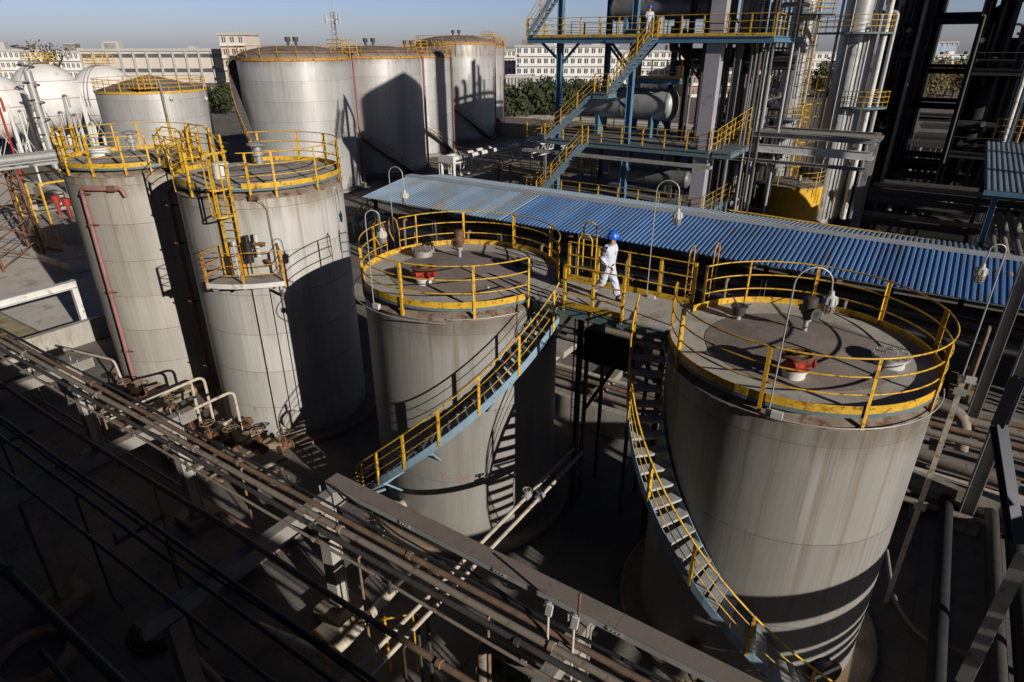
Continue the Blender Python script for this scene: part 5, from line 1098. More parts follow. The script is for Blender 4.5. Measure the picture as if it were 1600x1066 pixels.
for i,y in enumerate((49.5,52,56,60.5,64.5,69,73,78,84,90,97,104,112)):
    m=MB(); z=3.2+(i%3)*.5; m.bar((-3.4,y,z),(9,y,z),.5,.3); m.box(-3.3,8.5,y+.3,y+2.3,z-.1,z-.04); m.tube([(-3.2,y+.7,z+.1),(9,y+.7,z+.1)],.22,8); tag(m.build('low_rack_beam','dark_steel'),'low rack beam with added shade deck across the far corridor, '+['first','second','third','fourth','fifth','sixth','seventh','eighth','ninth','tenth','eleventh','twelfth','last'][i]+' from the front','beam','low rack beams of the far corridor')  # wide decks added to darken the corridor between light streaks
for i in range(6):
    pipe_thing('corridor_pipe',[(-3.2+i*.6,47,1.0+.2*(i%2)),(-3.2+i*.6,110,1.0+.2*(i%2))],(.12,.2,.15)[i%3],['dark_steel','pipe_lagged','dark_steel'][i%3],'pipe running down the far corridor, '+['leftmost','second from left','third from left','third from right','second from right','rightmost'][i],'pipe','pipes down the far corridor')
# rows between canopy and corridor
for i,(y,z) in enumerate(((39.5,2.8),(41.2,3.6),(43.4,4.2),(45.2,5.2),(46.6,5.4))):
    m=MB(); m.bar((-3.2,y,z),(20,y,z),.45,.3); tag(m.build('rack_girder','dark_steel'),'dark girder behind the right end of the canopy, '+['first','second','third','fourth','fifth'][i]+' from the front','beam','girders behind the right end of the canopy')
    pipe_thing('girder_pipe',[(-3.2,y+.5,z+.3),(20,y+.5,z+.3)],.14,['pipe_lagged','dark_steel'][i%2],'pipe beside the dark girders right of the yellow tank, '+['first','second','third','fourth','fifth'][i]+' from the front','pipe','pipes beside the dark girders')
# small blue roof at the right edge
sr=thing('shed_roof','small slate-blue corrugated roof at the right edge','canopy',(7,43,0))
m=MB(); corrugated(m,2.05,14,36.8,7.7,49.6,8.5,pitch=.24,dep=.05); m.build('roof_sheet','sheet_slate',sr)
m=MB(); m.bar((2.05,36.75,7.6),(14,36.75,7.6),.04,.22); m.build('fascia','beam_blue',sr)
for x in (2.6,8,13.5):
    for y in (37.3,49): m=MB(); m.ibeam((x,y,0),(x,y,7.6),.25,.25); m.build('post','beam_blue' if y<40 else 'dark_steel',sr)
rl_=thing('roof_railing','yellow railing along the top of the small slate-blue roof','railing',(6,49.9,8.6)); straight_rail(rl_,(2.4,49.9,8.7),(12,49.9,8.7),7,toe=False)
# U-shaped pipes right edge
for i,x in enumerate((3.05,3.5,4.0,4.6)):
    pipe_thing('u_pipe',[(x,44.5+.3*i,4.2),(x,44.5+.3*i,5.2),(x,31.5,5.2),(x,31.5,4.4)],.17,'pipe_lagged' if i%2 else 'vessel_dark',['leftmost','second','third','rightmost'][i]+' of the hooped pipes above the canopy ridge at the right edge','pipe','hooped pipes at the right edge',n=12,round_r=.5)
# ================================================================ RIGHT YARD: rack legs and fat pipes beside the right tank
LG=[(3.3,20.9,7.2,'steel stanchion nearest the large right tank'),(3.3,26.5,7.2,'leg of the right yard rack just behind the tank lamp mast'),(6.1,20.9,7.2,'leg of the right yard rack at the right image edge')]
for x,y,h,lab in LG:
    l=thing('yard_stanchion',lab,'column',(x,y,0),'legs of the right yard rack'); m=MB(); m.ibeam((x,y,.25),(x,y,h),.34,.36,.025,(1,0,0)); m.build('steel_column','frame_grey',l); m=MB(); m.box(x-.4,x+.4,y-.4,y+.4,0,.25); m.build('footing','concrete',l)
for i,(p,q,ma) in enumerate((((4.2,18.6,5.0),(5.2,17.2,.4),'frame_grey'),((4.25,18.7,5.1),(4.9,22.6,8.0),'beam_blue'),((4.9,19.6,5.0),(4.75,20.0,.3),'beam_blue'))): pass
q0=W(1505,1066,1.0); q1=W(1600,870,4.0)
m=MB(); m.ibeam(q0,q1,.28,.26,.025); tag(m.build('diagonal_brace','frame_grey'),'diagonal steel brace rising at the lower right corner, edges catching light','brace')
q0=W(1592,590,6.5); q1=W(1560,665,5.2); q2=W(1588,850,3.0)
m=MB(); m.ibeam(q0,q1,.28,.28,.03); m.ibeam(q1,q2,.26,.28,.03); tag(m.build('bent_brace','shaded_brace_blue'),'kinked blue steel brace at the right edge, shade put into its colour','brace')
m=MB(); q=W(1580,778,3.4); m.box(q.x-.1,q.x+.8,q.y-.08,q.y+.08,q.z-.08,q.z+.1); tag(m.build('flood_light','lamp_white'),'pale flat fitting on the kinked blue brace at the right edge','lamp')
pipe_thing('stay_wire',[W(1455,740,3.2),W(1575,780,3.3)],.018,'galv','thin stay wire from the lamp mast to the kinked blue brace','wire',n=6)
for i,(x,r_,y0) in enumerate(((2.75,.20,21.6),(3.95,.20,21.9),(4.5,.24,22.2),(5.05,.22,22.0))):
    pipe_thing('fat_pipe',[(x,y0,-.1),(x,y0,.55),(x,9,.55)],r_,'shade_black_steel' if i!=1 else 'dark_steel',['fat dark pipe nearest the large right tank','second fat dark pipe at the lower right','third fat dark pipe at the lower right','fat dark pipe nearest the right edge'][i]+' running toward the viewer','pipe','fat pipes in the lower right yard',n=14,round_r=.35)
pipe_thing('u_bend_pipe',[(0.2,26.0,1.6),(3.0,25.6,1.6),(3.2,25.4,.2)],.22,'pipe_lagged','fat grey pipe bending down behind the right edge of the large right tank','pipe',n=16,round_r=.7)
pipe_thing('lagged_pipe',[(0.8,23.2,.9),(4.6,22.6,.9)],.24,'pipe_lagged','thick brown lagged pipe lying behind the right edge of the large right tank','pipe',n=14)
m=MB(); m.box(1.2,9,21.2,21.6,0,1.0); tag(m.build('dike_wall','concrete'),'low concrete wall behind the fat pipes right of the large right tank','wall')
for i in range(5): pipe_thing('thin_pipe',[(1.0,22.0+i*.55,.35+.1*(i%2)),(10,22.0+i*.55,.35+.1*(i%2))],.045,['pipe_rusty','galv'][i%2],['nearest','second','middle','fourth','farthest'][i]+' of the thin pipes on sunlit ground right of the large right tank','pipe','thin pipes right of the large right tank')
pipe_thing('ground_hose',[W(1385,860,.5),W(1395,935,.4),W(1440,1000,.3),W(1540,1030,.3)],.06,'pipe_lagged','thin dark hose curving across the shaded ground at lower right','hose',round_r=.5)
# ================================================================ BIG TANKS BEHIND
def big_tank(x,y,r,h,label,rise=1.1,stair_dir=-1,sa=-100,posts=20,plat=None,stair_end=-10):
    t=thing('storage_tank',label,'tank',(x,y,0),'row of big tanks behind')
    m=MB(); m.lathe([(r,0),(r,h)],(x,y,0),72); m.build('shell','shell_far',t)
    m=MB(); 
    prof=[(r+.05,h-.02)]+[(r*cos(PI/2*i/8)+.0,h+rise*sin(PI/2*i/8)) for i in range(0,9)]; prof[-1]=(.01,h+rise); m.lathe(prof,(x,y,0),72); m.build('roof','roof_far',t)
    m=MB(); m.lathe([(r+.01,h-.22),(r+.10,h-.22),(r+.10,h+.02),(r+.01,h+.02)],(x,y,0),72); m.build('rim_angle','yellow_rusty',t)
    m=MB()
    for hh in (1.05,.55): m.tube(arc(x,y,r+.02,h+hh,0,2*PI,64),.022,5)
    ra=m.build('railing','yellow_rusty',t)
    for k in range(posts): a=2*PI*k/posts; m=MB(); m.bar((x+r*cos(a),y+r*sin(a),h),(x+r*cos(a),y+r*sin(a),h+1.05),.05,.05); m.build('post','yellow_rusty',ra)
    # roof platform on the right side with denser rails
    a=R(plat if plat is not None else -35); px_,py_=x+(r-.6)*cos(a),y+(r-.6)*sin(a)
    m=MB(); m.box(px_-1.0,px_+1.0,py_-1.0,py_+1.0,h+.45,h+.5); o=m.build('gauge_platform','yellow_rusty',t)
    m=MB()
    for (xa,ya,xb,yb) in ((-1,-1,1,-1),(1,-1,1,1),(1,1,-1,1),(-1,1,-1,-1)):
        for hh in (.4,.75,1.1): m.tube([(px_+xa,py_+ya,h+.5+hh),(px_+xb,py_+yb,h+.5+hh)],.03,5)
        m.bar((px_+xa,py_+ya,h-.1),(px_+xa,py_+ya,h+1.6),.07,.07); m.bar((px_+(xa+xb)/2,py_+(ya+yb)/2,h-.1),(px_+(xa+xb)/2,py_+(ya+yb)/2,h+1.6),.05,.05)
    m.build('platform_railing','yellow',o)
    for dx in (-.6,.6): m=MB(); m.cyl((x+dx,y,h+rise-.05),(x+dx,y,h+rise+.35),.13,n=10); m.cyl((x+dx,y,h+rise+.35),(x+dx,y,h+rise+.75),.27,n=12); m.build('roof_vent','dark_steel',t)
    # spiral stair on the shell
    st=thing_part('staircase',t); n=44; a0=R(sa); a1=R(stair_end)
    zf=lambda tt: h+.2-(h)*tt
    m=MB(); vs=[];fs=[]
    for i in range(n+1):
        tt=i/n; a=a0+(a1-a0)*tt; z=zf(tt)
        for rr_,zz in ((r+.02,z-.12),(r+.9,z-.12),(r+.9,z+.14),(r+.88,z+.14),(r+.88,z),(r+.02,z)): vs.append((x+rr_*cos(a),y+rr_*sin(a),zz))
    for i in range(n):
        for q in range(6): fs.append((6*i+q,6*i+(q+1)%6,6*i+6+(q+1)%6,6*i+6+q))
    m.add(vs,fs); m.build('stringer','dark_steel',st)
    m=MB()
    for hh in (1.0,.5): m.tube([(x+(r+.9)*cos(a0+(a1-a0)*i/n),y+(r+.9)*sin(a0+(a1-a0)*i/n),zf(i/n)+hh) for i in range(n+1)],.03,5)
    for i in range(0,n+1,4): a=a0+(a1-a0)*i/n; m.bar((x+(r+.9)*cos(a),y+(r+.9)*sin(a),zf(i/n)),(x+(r+.9)*cos(a),y+(r+.9)*sin(a),zf(i/n)+1.0),.06,.06)
    m.build('handrail','yellow_rusty',st)
    m=MB(); m.lathe([(r+.5,0),(r+.5,.35),(r-.2,.4)],(x,y,0),48); m.build('plinth','concrete',t)
    for k,aa in enumerate((47,53)): m=MB(); a=R(aa); m.tube([(x+(r+.3)*cos(a),y+(r+.3)*sin(a),.4),(x+(r+.3)*cos(a),y+(r+.3)*sin(a),h+.9)],.11,8); m.build('riser_pipe',['pink_pipe','pipe_silver'][k],t)
    return t
BT=[(-55.9,45.0,5.4,12.75,'nearest and largest-looking silver tank of the back row, fully sunlit',-145,-62,40),
    (-57.7,57.3,5.75,12.75,'big silver tank of the back row with a large black shadow across its wall',-168,-8,42),
    (-63.6,70.3,5.6,12.6,'third big silver tank of the back row, only a narrow sunlit strip showing',-150,12,42),
    (-68.4,87.0,6.0,14.2,'tall domed tank of the back row splashed with dark shadows',-165,-5,42),
    (-76.1,100.8,6.0,13.7,'farthest tank of the back row, a slim grey strip at its right end',-150,8,42)]
for x,y,r_,h,lab,sa,se,pl_ in BT: big_tank(x,y,r_,h,lab,sa=sa,stair_end=se,plat=pl_)
# squat tank with dense railings at the upper left
q=WD(238,143,70)
lt=thing('storage_tank','squat silver tank with a brown cone lid and yellow railings behind the left tall tank','tank',(q.x,q.y,0))
rL=5.15; hL=9.75
m=MB(); m.lathe([(rL,0),(rL,hL)],(q.x,q.y,0),64); m.build('shell','shell_far',lt)
m=MB(); m.lathe([(rL+.03,hL-.03),(rL*.5,hL+.75),(.01,hL+1.4)],(q.x,q.y,0),64); m.build('roof','roof_far',lt)
m=MB(); m.lathe([(rL+.01,hL-.2),(rL+.07,hL-.2),(rL+.07,hL+.02),(rL+.01,hL+.02)],(q.x,q.y,0),64); m.build('rim_angle','yellow',lt)
railing(lt,q.x,q.y,rL,hL,((0,360),),range(0,360,20),drop=.1,rr=.03)
a=R(-40); px_,py_=q.x+(rL-.7)*cos(a),q.y+(rL-.7)*sin(a)
m=MB(); m.box(px_-1.3,px_+1.3,py_-.9,py_+.9,hL+.3,hL+.36); o=m.build('gauge_platform','yellow_rusty',lt)
for (xa,ya,xb,yb) in ((-1.3,-.9,1.3,-.9),(1.3,-.9,1.3,.9),(1.3,.9,-1.3,.9)): straight_rail(o,(px_+xa,py_+ya,hL+.36),(px_+xb,py_+yb,hL+.36),4,toe=False,parts=False)
m=MB(); m.tube([(q.x+(rL+.2)*cos(R(-20)),q.y+(rL+.2)*sin(R(-20)),.2),(q.x+(rL+.2)*cos(R(-20)),q.y+(rL+.2)*sin(R(-20)),hL+1)],.12,8); m.build('riser_pipe','pipe_lagged',lt)
# white spheres on legs
def sphere_tank(u,v,D,r,label):
    c=WD(u,v,D); t=thing('sphere_tank',label,'tank',(c.x,c.y,0),'white pressure spheres')
    m=MB(); m.sphere(c,r,40,20); m.build('sphere','sphere_white',t)
    m=MB(); m.lathe([(r*1.003,-.04),(r*1.006,0),(r*1.003,.04)],c,48); 
    for s in (-.5,.5): m.lathe([(r*.868,r*s-.03),(r*.875,r*s),(r*.868,r*s+.03)],c,48)
    m.build('weld_band','pink_pipe',t)
    for k in range(10):
        a=2*PI*k/10; m=MB(); m.cyl((c.x+r*.98*cos(a),c.y+r*.98*sin(a),0),(c.x+r*.98*cos(a),c.y+r*.98*sin(a),c.z+.4),.22,n=12); m.build('leg','white_paint',t)
    m=MB()
    for k in range(10):
        a=2*PI*k/10; b=2*PI*(k+1)/10; P=lambda a_,z:(c.x+r*.98*cos(a_),c.y+r*.98*sin(a_),z)
        m.cyl(P(a,.5),P(b,c.z-1),.04,n=5); m.cyl(P(b,.5),P(a,c.z-1),.04,n=5)
    m.build('tie_rod','white_paint',t)
    m=MB(); m.box(c.x-1.4,c.x+1.4,c.y-1.4,c.y+1.4,c.z+r+.1,c.z+r+.16); o=m.build('top_platform','yellow_rusty',t)
    for (xa,ya,xb,yb) in ((-1.4,-1.4,1.4,-1.4),(1.4,-1.4,1.4,1.4),(1.4,1.4,-1.4,1.4),(-1.4,1.4,-1.4,-1.4)): straight_rail(o,(c.x+xa,c.y+ya,c.z+r+.16),(c.x+xb,c.y+yb,c.z+r+.16),3,toe=False,parts=False,rr=.04,pw=.09)
    m=MB(); pts=[(c.x+(r+.35)*cos(R(-60))*cos(tt),c.y+(r+.35)*sin(R(-60))*cos(tt),c.z+(r+.35)*sin(tt)) for tt in [R(-10+10*i) for i in range(10)]]; m.tube(pts,.05,5); pts=[(p[0]+.6,p[1]+.2,p[2]) for p in pts]; m.tube(pts,.05,5); m.build('access_ladder','galv',t)
    return t
sphere_tank(-8,166,84,3.9,'white sphere tank cut by the left image edge')
sphere_tank(76,152,93,4.35,'middle white sphere tank with a grey looped pipe stack in front')
sphere_tank(168,152,98,4.35,'white sphere tank with a rust-stained right side beside the squat silver tank')
q=WD(66,190,78); cs=thing('pipe_stack','grey pipe stack wound with small loops in front of the middle white sphere','pipe',(q.x,q.y,0))
m=MB(); m.cyl((q.x,q.y,0),(q.x,q.y,q.z+5.5),.42,n=16); m.build('stack','galv',cs)
for k in range(7): m=MB(); z=2+k*1.9; m.tube([(q.x+.8*cos(2*PI*i/14),q.y+.8*sin(2*PI*i/14),z+.5*i/14) for i in range(14)],.07,5); m.build('loop_pipe','dark_steel',cs)
for k in range(6): m=MB(); m.cyl((q.x,q.y,1.5+k*2.1),(q.x,q.y,1.7+k*2.1),.55,n=14); m.build('flange','galv',cs)
# more yard clutter around the spheres
for i,(u,v,D,h,ma) in enumerate(((22,240,62,9.5,'red_paint'),(48,235,66,8,'white_paint'),(108,235,70,7.5,'galv'),(122,235,72,9,'galv'),(133,250,60,8.2,'pipe_pale'),(150,235,64,7.0,'white_paint'),(92,240,64,6.2,'frame_white'))):
    b=WD(u,v,D); m=MB(); m.tube(fillet([(b.x,b.y,0),(b.x,b.y,h),(b.x+1.0,b.y,h),(b.x+1.0,b.y,h-1.2)],.3),.11,8); tag(m.build('stand_pipe',ma),['red standpipe at the left edge before the white spheres','white standpipe second from left before the spheres','grey standpipe under the middle sphere','tall grey standpipe between two white spheres','pale standpipe under the right sphere','white standpipe nearest the squat tank','pale short standpipe under the middle sphere'][i],'pipe','standpipes before the spheres')
for i,(u,v,D,w_) in enumerate(((60,250,60,5),(20,255,58,3),(185,245,76,7),(110,255,64,4))):
    b=WD(u,v,D); m=MB(); m.box(b.x-w_/2,b.x+w_/2,b.y-.3,b.y+.3,0,1.5); tag(m.build('bund_wall','concrete_pale'),['pale bund wall under the middle sphere','pale bund wall at the left edge','pale bund wall behind the squat tank','pale bund wall between the spheres'][i],'wall','pale bund walls at the spheres')
# ================================================================ LEFT: rusty trestle with big pipes, dike, beam
ts=thing('pipe_trestle','rusty lattice trestle tower carrying grey pipes at the left edge','trestle',(-51.5,16.3,0))
tx0,tx1,ty0,ty1,th=-53.2,-50.8,14.6,17.2,6.6
for x in (tx0,tx1):
    for y in (ty0,ty1): m=MB(); m.bar((x,y,0),(x*.5+.5*(tx0+tx1)/2+ (x-(tx0+tx1)/2)*.25,y,th),.16,.16); m.build('leg','rust_brown',ts)
m=MB()
for k in range(4):
    z0=k*th/4; z1=(k+1)*th/4
    for y in (ty0,ty1):
        f=lambda z:(tx0+.6*z/th,tx1-.6*z/th); a0,b0=f(z0); a1,b1=f(z1); m.bar((a0,y,z0+.1),(b1,y,z1),.07,.07); m.bar((b0,y,z0+.1),(a1,y,z1),.07,.07); m.bar((a1,y,z1),(b1,y,z1),.08,.08)
    for x in (tx0+.3,tx1-.3): m.bar((x,ty0,z0+.1),(x,ty1,z1),.06,.06); m.bar((x,ty1,z0+.1),(x,ty0,z1),.06,.06)
m.build('lattice','rust_brown',ts)
m=MB(); m.bar((-52,9,th-.1),(-52,30,th-.1),.1,.14); m.bar((-50.9,9,th-.1),(-50.9,30,th-.1),.1,.14)
for y in (15,18,21,24,27): m.bar((-53,y,th),(-50,y,th),.12,.14)
m.build('pipe_beam','galv',ts)
for i,(x,r_) in enumerate(((-52.1,.26),(-51.3,.26),(-50.5,.07))): pipe_thing('big_pipe',[(x,0,th+.1+r_),(x,21,th+.1+r_)],r_,'galv',['farther big grey pipe','nearer big grey pipe','thin pipe'][i]+' on the rusty trestle at the left edge','pipe','pipes on the rusty trestle',n=16)
m=MB(); m.box(-34.55,-34.2,9.0,13.3,0,1.15); tag(m.build('dike_wall','concrete_pale'),'pale sunlit dike wall at the left edge nearest the rack','wall')
m=MB(); m.box(-33.4,-33.1,6.2,9.4,0,.9); tag(m.build('dike_wall','concrete_pale'),'short pale wall piece at the left edge below the sunlit dike wall','wall')
m=MB(); m.box(-59.5,-54.0,19.2,24,0,1.5); tag(m.build('equipment_plinth','concrete_pale'),'grey concrete platform block left of the leftmost tall tank','plinth')
q=thing('equipment_stand','yellow railed equipment stand with red valves left of the leftmost tall tank','railing',(-56.5,21.5,1.5))
for p0,p1 in (((-59.2,19.4,1.5),(-54.2,19.4,1.5)),((-59.2,23.8,1.5),(-54.2,23.8,1.5))): straight_rail(q,p0,p1,3,toe=False,heights=(3.2,2.0,1.0),pw=.2,rr=.05,parts=False)
m=MB(); m.bar((-59.2,19.4,4.7),(-59.2,23.8,4.7),.14,.14); m.bar((-54.2,19.4,4.7),(-54.2,23.8,4.7),.14,.14); m.build('top_frame','yellow',q)
for dx in (-57.8,-56): m=MB(); m.cyl((dx,21.5,1.5),(dx,21.5,2.5),.12,n=8); m.cyl((dx,21.5,2.5),(dx,21.5,3.05),.3,n=12); m.build('red_valve','red_paint',q)
m=MB(); m.box(-54.0,-46.5,17.0,19.1,0,.6); tag(m.build('loading_slab','road'),'raised grey slab below the yellow guard frame at left','slab')
q=thing('guard_rail','small yellow guard frame on the pavement left of the leftmost tall tank','railing',(-51.5,17.8,.6)); straight_rail(q,(-52.9,17.6,.6),(-50.3,18.2,.6),3,toe=True,heights=(1.5,.8,.35),pw=.14,rr=.05,parts=False)
bm=thing('pipe_bridge','pale blue-grey beam on square posts crossing the sunlit pavement at the left','pipe bridge',(-35,12,0))
m=MB(); m.ibeam((-34.7,-2,3.0),(-34.7,12.7,3.0),.34,.36,.03); m.build('beam','frame_white',bm)
m=MB(); m.bar((-34.7,12.5,0),(-34.7,12.5,2.8),.26,.26); m.build('post','frame_white',bm)
for dx in (-.5,-.28): m=MB(); m.tube([(-34.7+dx,12.7,.3),(-34.7+dx,12.7,3.1)],.06,8); m.build('riser','pipe_pale',bm)
# ================================================================ DISTANT BUILDINGS
def building(name,u0,v0,u1,v1,D0,D1,zb,depth,floors,bays,label,mw='building_white',style='windows',wfrac=.55,cat='building',group=None,roofbits=0,seed=1):
    a=WD(u0,v0,D0); b=WD(u1,v1,D1); zt=(a.z+b.z)/2; a.z=b.z=0
    t=thing(name,label,cat,tuple((a+b)/2),group); d=(b-a); Lg=d.length; d.normalize(); n=Vector((-d.y,d.x,0))
    if n.dot(a)<0: n=-n     # away from the viewer
    def bx(m,s0,s1,o0,o1,z0,z1):
        P=[a+d*s+n*o for s,o in ((s0,o0),(s1,o0),(s1,o1),(s0,o1))]; m.add([(p.x,p.y,z) for z in (z0,z1) for p in P],[(3,2,1,0),(4,5,6,7),(0,1,5,4),(1,2,6,5),(2,3,7,6),(3,0,4,7)]); return m
    bx(MB(),0,Lg,0,depth,0,zt).build('wall',mw,t)
    m=MB(); bx(m,-.4,Lg+.4,-.4,.0,zt-.3,zt+.25); bx(m,-.4,Lg+.4,depth,depth+.4,zt-.3,zt+.25); bx(m,-.4,0,0,depth,zt-.3,zt+.25); bx(m,Lg,Lg+.4,0,depth,zt-.3,zt+.25); m.build('parapet','trim_grey',t)
    fh=(zt-zb)/floors
    for f in range(floors):
        z0=zb+f*fh+fh*(.30 if style=='windows' else .48); z1=zb+f*fh+fh*(.78 if style=='windows' else .74)
        if style=='windows': bx(MB(),Lg*.03,Lg*.97,-.7,-.01,z0-fh*.30,z0-.16).build('balcony','building_white',t)
        for k in range(bays):
            s0=Lg*(k+.5-wfrac/2)/bays; s1=Lg*(k+.5+wfrac/2)/bays
            w_=bx(MB(),s0,s1,-.06,.02,z0,z1).build('window','window_dark',t)
            if style=='windows':
                fm=MB(); sm=(s0+s1)/2; bx(fm,sm-.06,sm+.06,-.10,-.061,z0,z1); bx(fm,s0,s1,-.10,-.061,z1,z1+.1); fm.build('frame','building_white',w_)
    if style!='windows':
        for k in range(bays+1): s=Lg*k/bays; bx(MB(),s-.25,s+.25,-.35,-.0,zb,zt-.35).build('pilaster','trim_grey',t)
    rr=random.Random(seed)
    for k in range(roofbits):
        s=rr.uniform(1,Lg-3); bx(MB(),s,s+rr.uniform(1.5,4),2,5,zt,zt+rr.uniform(.8,2.4)).build('roof_house',rr.choice((mw,'trim_grey','roof_far')),t)
    return t
building('factory_building',124,79,350,77,175,178,-1,16,4,11,'long cream three-storey factory with dark window bands on the left skyline','building_cream','bands',.86,roofbits=3)
building('stair_tower',341,53,381,53,172,172,0,10,6,3,'small cream tower rising above the factory roof on the left skyline','building_cream','windows',.4)
building('apartment_block',-60,80,62,78,190,195,0,14,5,14,'white apartment block at the left edge of the skyline','building_white',roofbits=5,seed=4)
building('apartment_block',66,82,128,80,196,198,0,14,5,8,'white apartment block between the left skyline tree and the factory','building_white',roofbits=4,seed=5)
building('apartment_block',806,72,965,72,205,205,0,14,5,15,'white five-storey apartment block seen through the left bay of the blue structure','building_white',roofbits=6,seed=6)
building('apartment_block',968,80,1075,80,215,215,0,14,5,10,'pale apartment block seen through the middle bay of the blue structure','building_white',roofbits=3,seed=7)
building('brick_building',1080,98,1200,98,200,200,0,14,3,10,'reddish brick building far behind the right bay of the blue structure','building_brick',roofbits=3,seed=8)
building('low_house',786,78,806,78,230,230,0,12,5,3,'white sliver of a block left of the structure on the skyline','building_white',roofbits=1,seed=9)
building('colonnade_building',792,120,834,120,165,165,0,8,1,8,'low white colonnaded pavilion above the green trees right of the far tanks','white_paint','bands',.6)
building('low_house',1160,84,1330,80,330,330,0,14,3,16,'far white building on the skyline between the two columns','building_white',roofbits=5,seed=11)
building('low_house',1420,66,1498,66,420,420,14,14,1,10,'far blue-white roofed hall on the skyline above the corridor','sheet_faded','bands',.6)
building('low_house',1440,86,1540,86,380,380,0,12,2,10,'far pale building on the skyline at the end of the corridor','building_white',roofbits=4,seed=12)
building('low_house',383,92,420,92,210,210,0,12,4,4,'grey block partly hidden behind the nearest big tank','building_cream',seed=13)
# lattice radio mast
b=WD(526,75,200); top=WD(526,12,200).z
rm=thing('radio_mast','slim lattice radio mast on the skyline above the nearest big tank','mast',(b.x,b.y,0))
m=MB()
for k in range(3):
    a=2*PI*k/3; m.bar((b.x+1.5*cos(a),b.y+1.5*sin(a),0),(b.x+.6*cos(a),b.y+.6*sin(a),top-1),.22,.22)
nz=16
for k in range(nz):
    z0=top*k/nz; z1=top*(k+1)/nz; ra_=1.5-.9*k/nz; rb=1.5-.9*(k+1)/nz
    for j in range(3): a=2*PI*j/3; c_=2*PI*(j+1)/3; m.bar((b.x+ra_*cos(a),b.y+ra_*sin(a),z0),(b.x+rb*cos(c_),b.y+rb*sin(c_),min(z1,top-1)),.12,.12)
m.build('lattice','galv',rm)
m=MB(); m.cyl((b.x,b.y,top-3),(b.x,b.y,top+2),.12,n=6)
for j in range(3): a=2*PI*j/3; m.bar((b.x,b.y,top-3),(b.x+2.2*cos(a),b.y+2.2*sin(a),top-3),.2,.2); m.bar((b.x+2.2*cos(a),b.y+2.2*sin(a),top-4.2),(b.x+2.2*cos(a),b.y+2.2*sin(a),top-1.8),.35,.35)
m.build('antenna','trim_grey',rm)
# ================================================================ TREES
def tree(x,y,h,r,label,material='leaf',group=None,seed=0,n=900,leaf=.30,trunk=.35,thin=False,z0=0):
    rr=random.Random(seed); t=thing('tree',label,'tree',(x,y,z0),group)
    m=MB(); m.tube([(x,y,z0),(x+.15,y,z0+h*.3),(x,y+.1,z0+h*.62)],[.035*h,.025*h,.012*h],8)
    ends=[]
    for k in range(7):
        a=rr.uniform(0,2*PI); z=z0+h*rr.uniform(trunk,.65); e=(x+r*.75*cos(a),y+r*.75*sin(a),z+h*rr.uniform(.1,.28)); m.tube([(x,y,z),((x+e[0])/2,(y+e[1])/2,(z+e[2])/2+.15),e],[.014*h,.009*h,.004*h],5); ends.append(e)
    m.build('trunk','bark',t)
    cl=[(Vector(e),rr.uniform(.35,.55)*r) for e in ends]+[(Vector((x+rr.uniform(-.6,.6)*r,y+rr.uniform(-.6,.6)*r,z0+h*rr.uniform(trunk+.1,.95))),rr.uniform(.28,.5)*r) for _ in range(9)]
    vs=[];fs=[]
    for i in range(n):
        c,cr=cl[rr.randrange(len(cl))]; d=Vector((rr.gauss(0,1),rr.gauss(0,1),rr.gauss(0,.8))).normalized()*cr*rr.uniform(.45,1.05); p=c+d
        if thin and rr.random()<.5: continue
        u=Vector((rr.gauss(0,1),rr.gauss(0,1),rr.gauss(0,1))).normalized(); w_=u.orthogonal().normalized(); s=leaf*rr.uniform(.6,1.3); o=len(vs)
        vs+= [p-u*s,p+w_*s*.55,p+u*s,p-w_*s*.55]; fs.append((o,o+1,o+2,o+3))
    m=MB(); m.add(vs,fs); m.build('crown',material,t); return t
TL=[]
# grove right of the far tanks
gr_=0
ORD=['first','second','third','fourth','fifth','sixth','seventh','eighth','ninth','tenth','eleventh','twelfth','thirteenth','fourteenth']
for i,(u,D,h,r_) in enumerate(((795,150,7,3.6),(806,143,7.5,3.6),(818,150,8,4),(832,145,7.5,3.8),(845,152,8.5,4),(858,146,8,3.8),(872,150,8.5,4),(888,146,8,3.8),(905,152,8.5,4.2),(925,148,8,4),(948,150,8.5,4.2),(972,150,8,4.2))):
    b=WD(u,150,D); tree(b.x,b.y,h*.8,r_,'bushy green tree in the grove right of the far tanks, '+ORD[i]+' from the left',['leaf_dark','leaf'][i%2],'trees of the grove right of the far tanks',100+i,1100,.42,.12)
for i,(u,D,h,r_) in enumerate(((338,150,5.6,3.0),(352,148,5.8,3.0),(366,152,6,3.2),(326,155,5.2,2.8))):
    b=WD(u,140,D); tree(b.x,b.y,h,r_,'green tree between the factory and the nearest big tank, '+['second from left','third from left','rightmost','leftmost'][i],'leaf','trees before the factory',200+i,900,.4,.15)
b=WD(65,95,150); tree(b.x,b.y,15.5,4.2,'thin bare-topped tree rising above the skyline behind the spheres','leaf_autumn',None,301,420,.35,.35,True)
b=WD(88,95,152); tree(b.x,b.y,14.6,3.2,'smaller sparse tree beside the skyline tree behind the spheres','leaf_autumn',None,302,300,.33,.4,True)
for i,(u,D,h) in enumerate(((1442,190,9),(1456,200,10),(1470,192,10),(1486,200,10.5),(1500,195,9.5),(1515,205,10),(1428,200,9),(1180,205,9),(1215,200,9),(1285,190,9.5),(1300,200,9),(1395,190,9.5),(1535,200,10))):
    b=WD(u,110,D); tree(b.x,b.y,h,5,'autumn-tinted tree on the far skyline at the right, '+['second','third','fourth','fifth','sixth','seventh','first of the corridor group','one left of the brick building','two left of the columns','between the columns','right between the columns','behind the dark tower','last at the right edge'][i]+(' of the corridor group' if i<6 else ''),['leaf_autumn','leaf'][i%2],'trees on the right skyline',400+i,900,.5,.1)
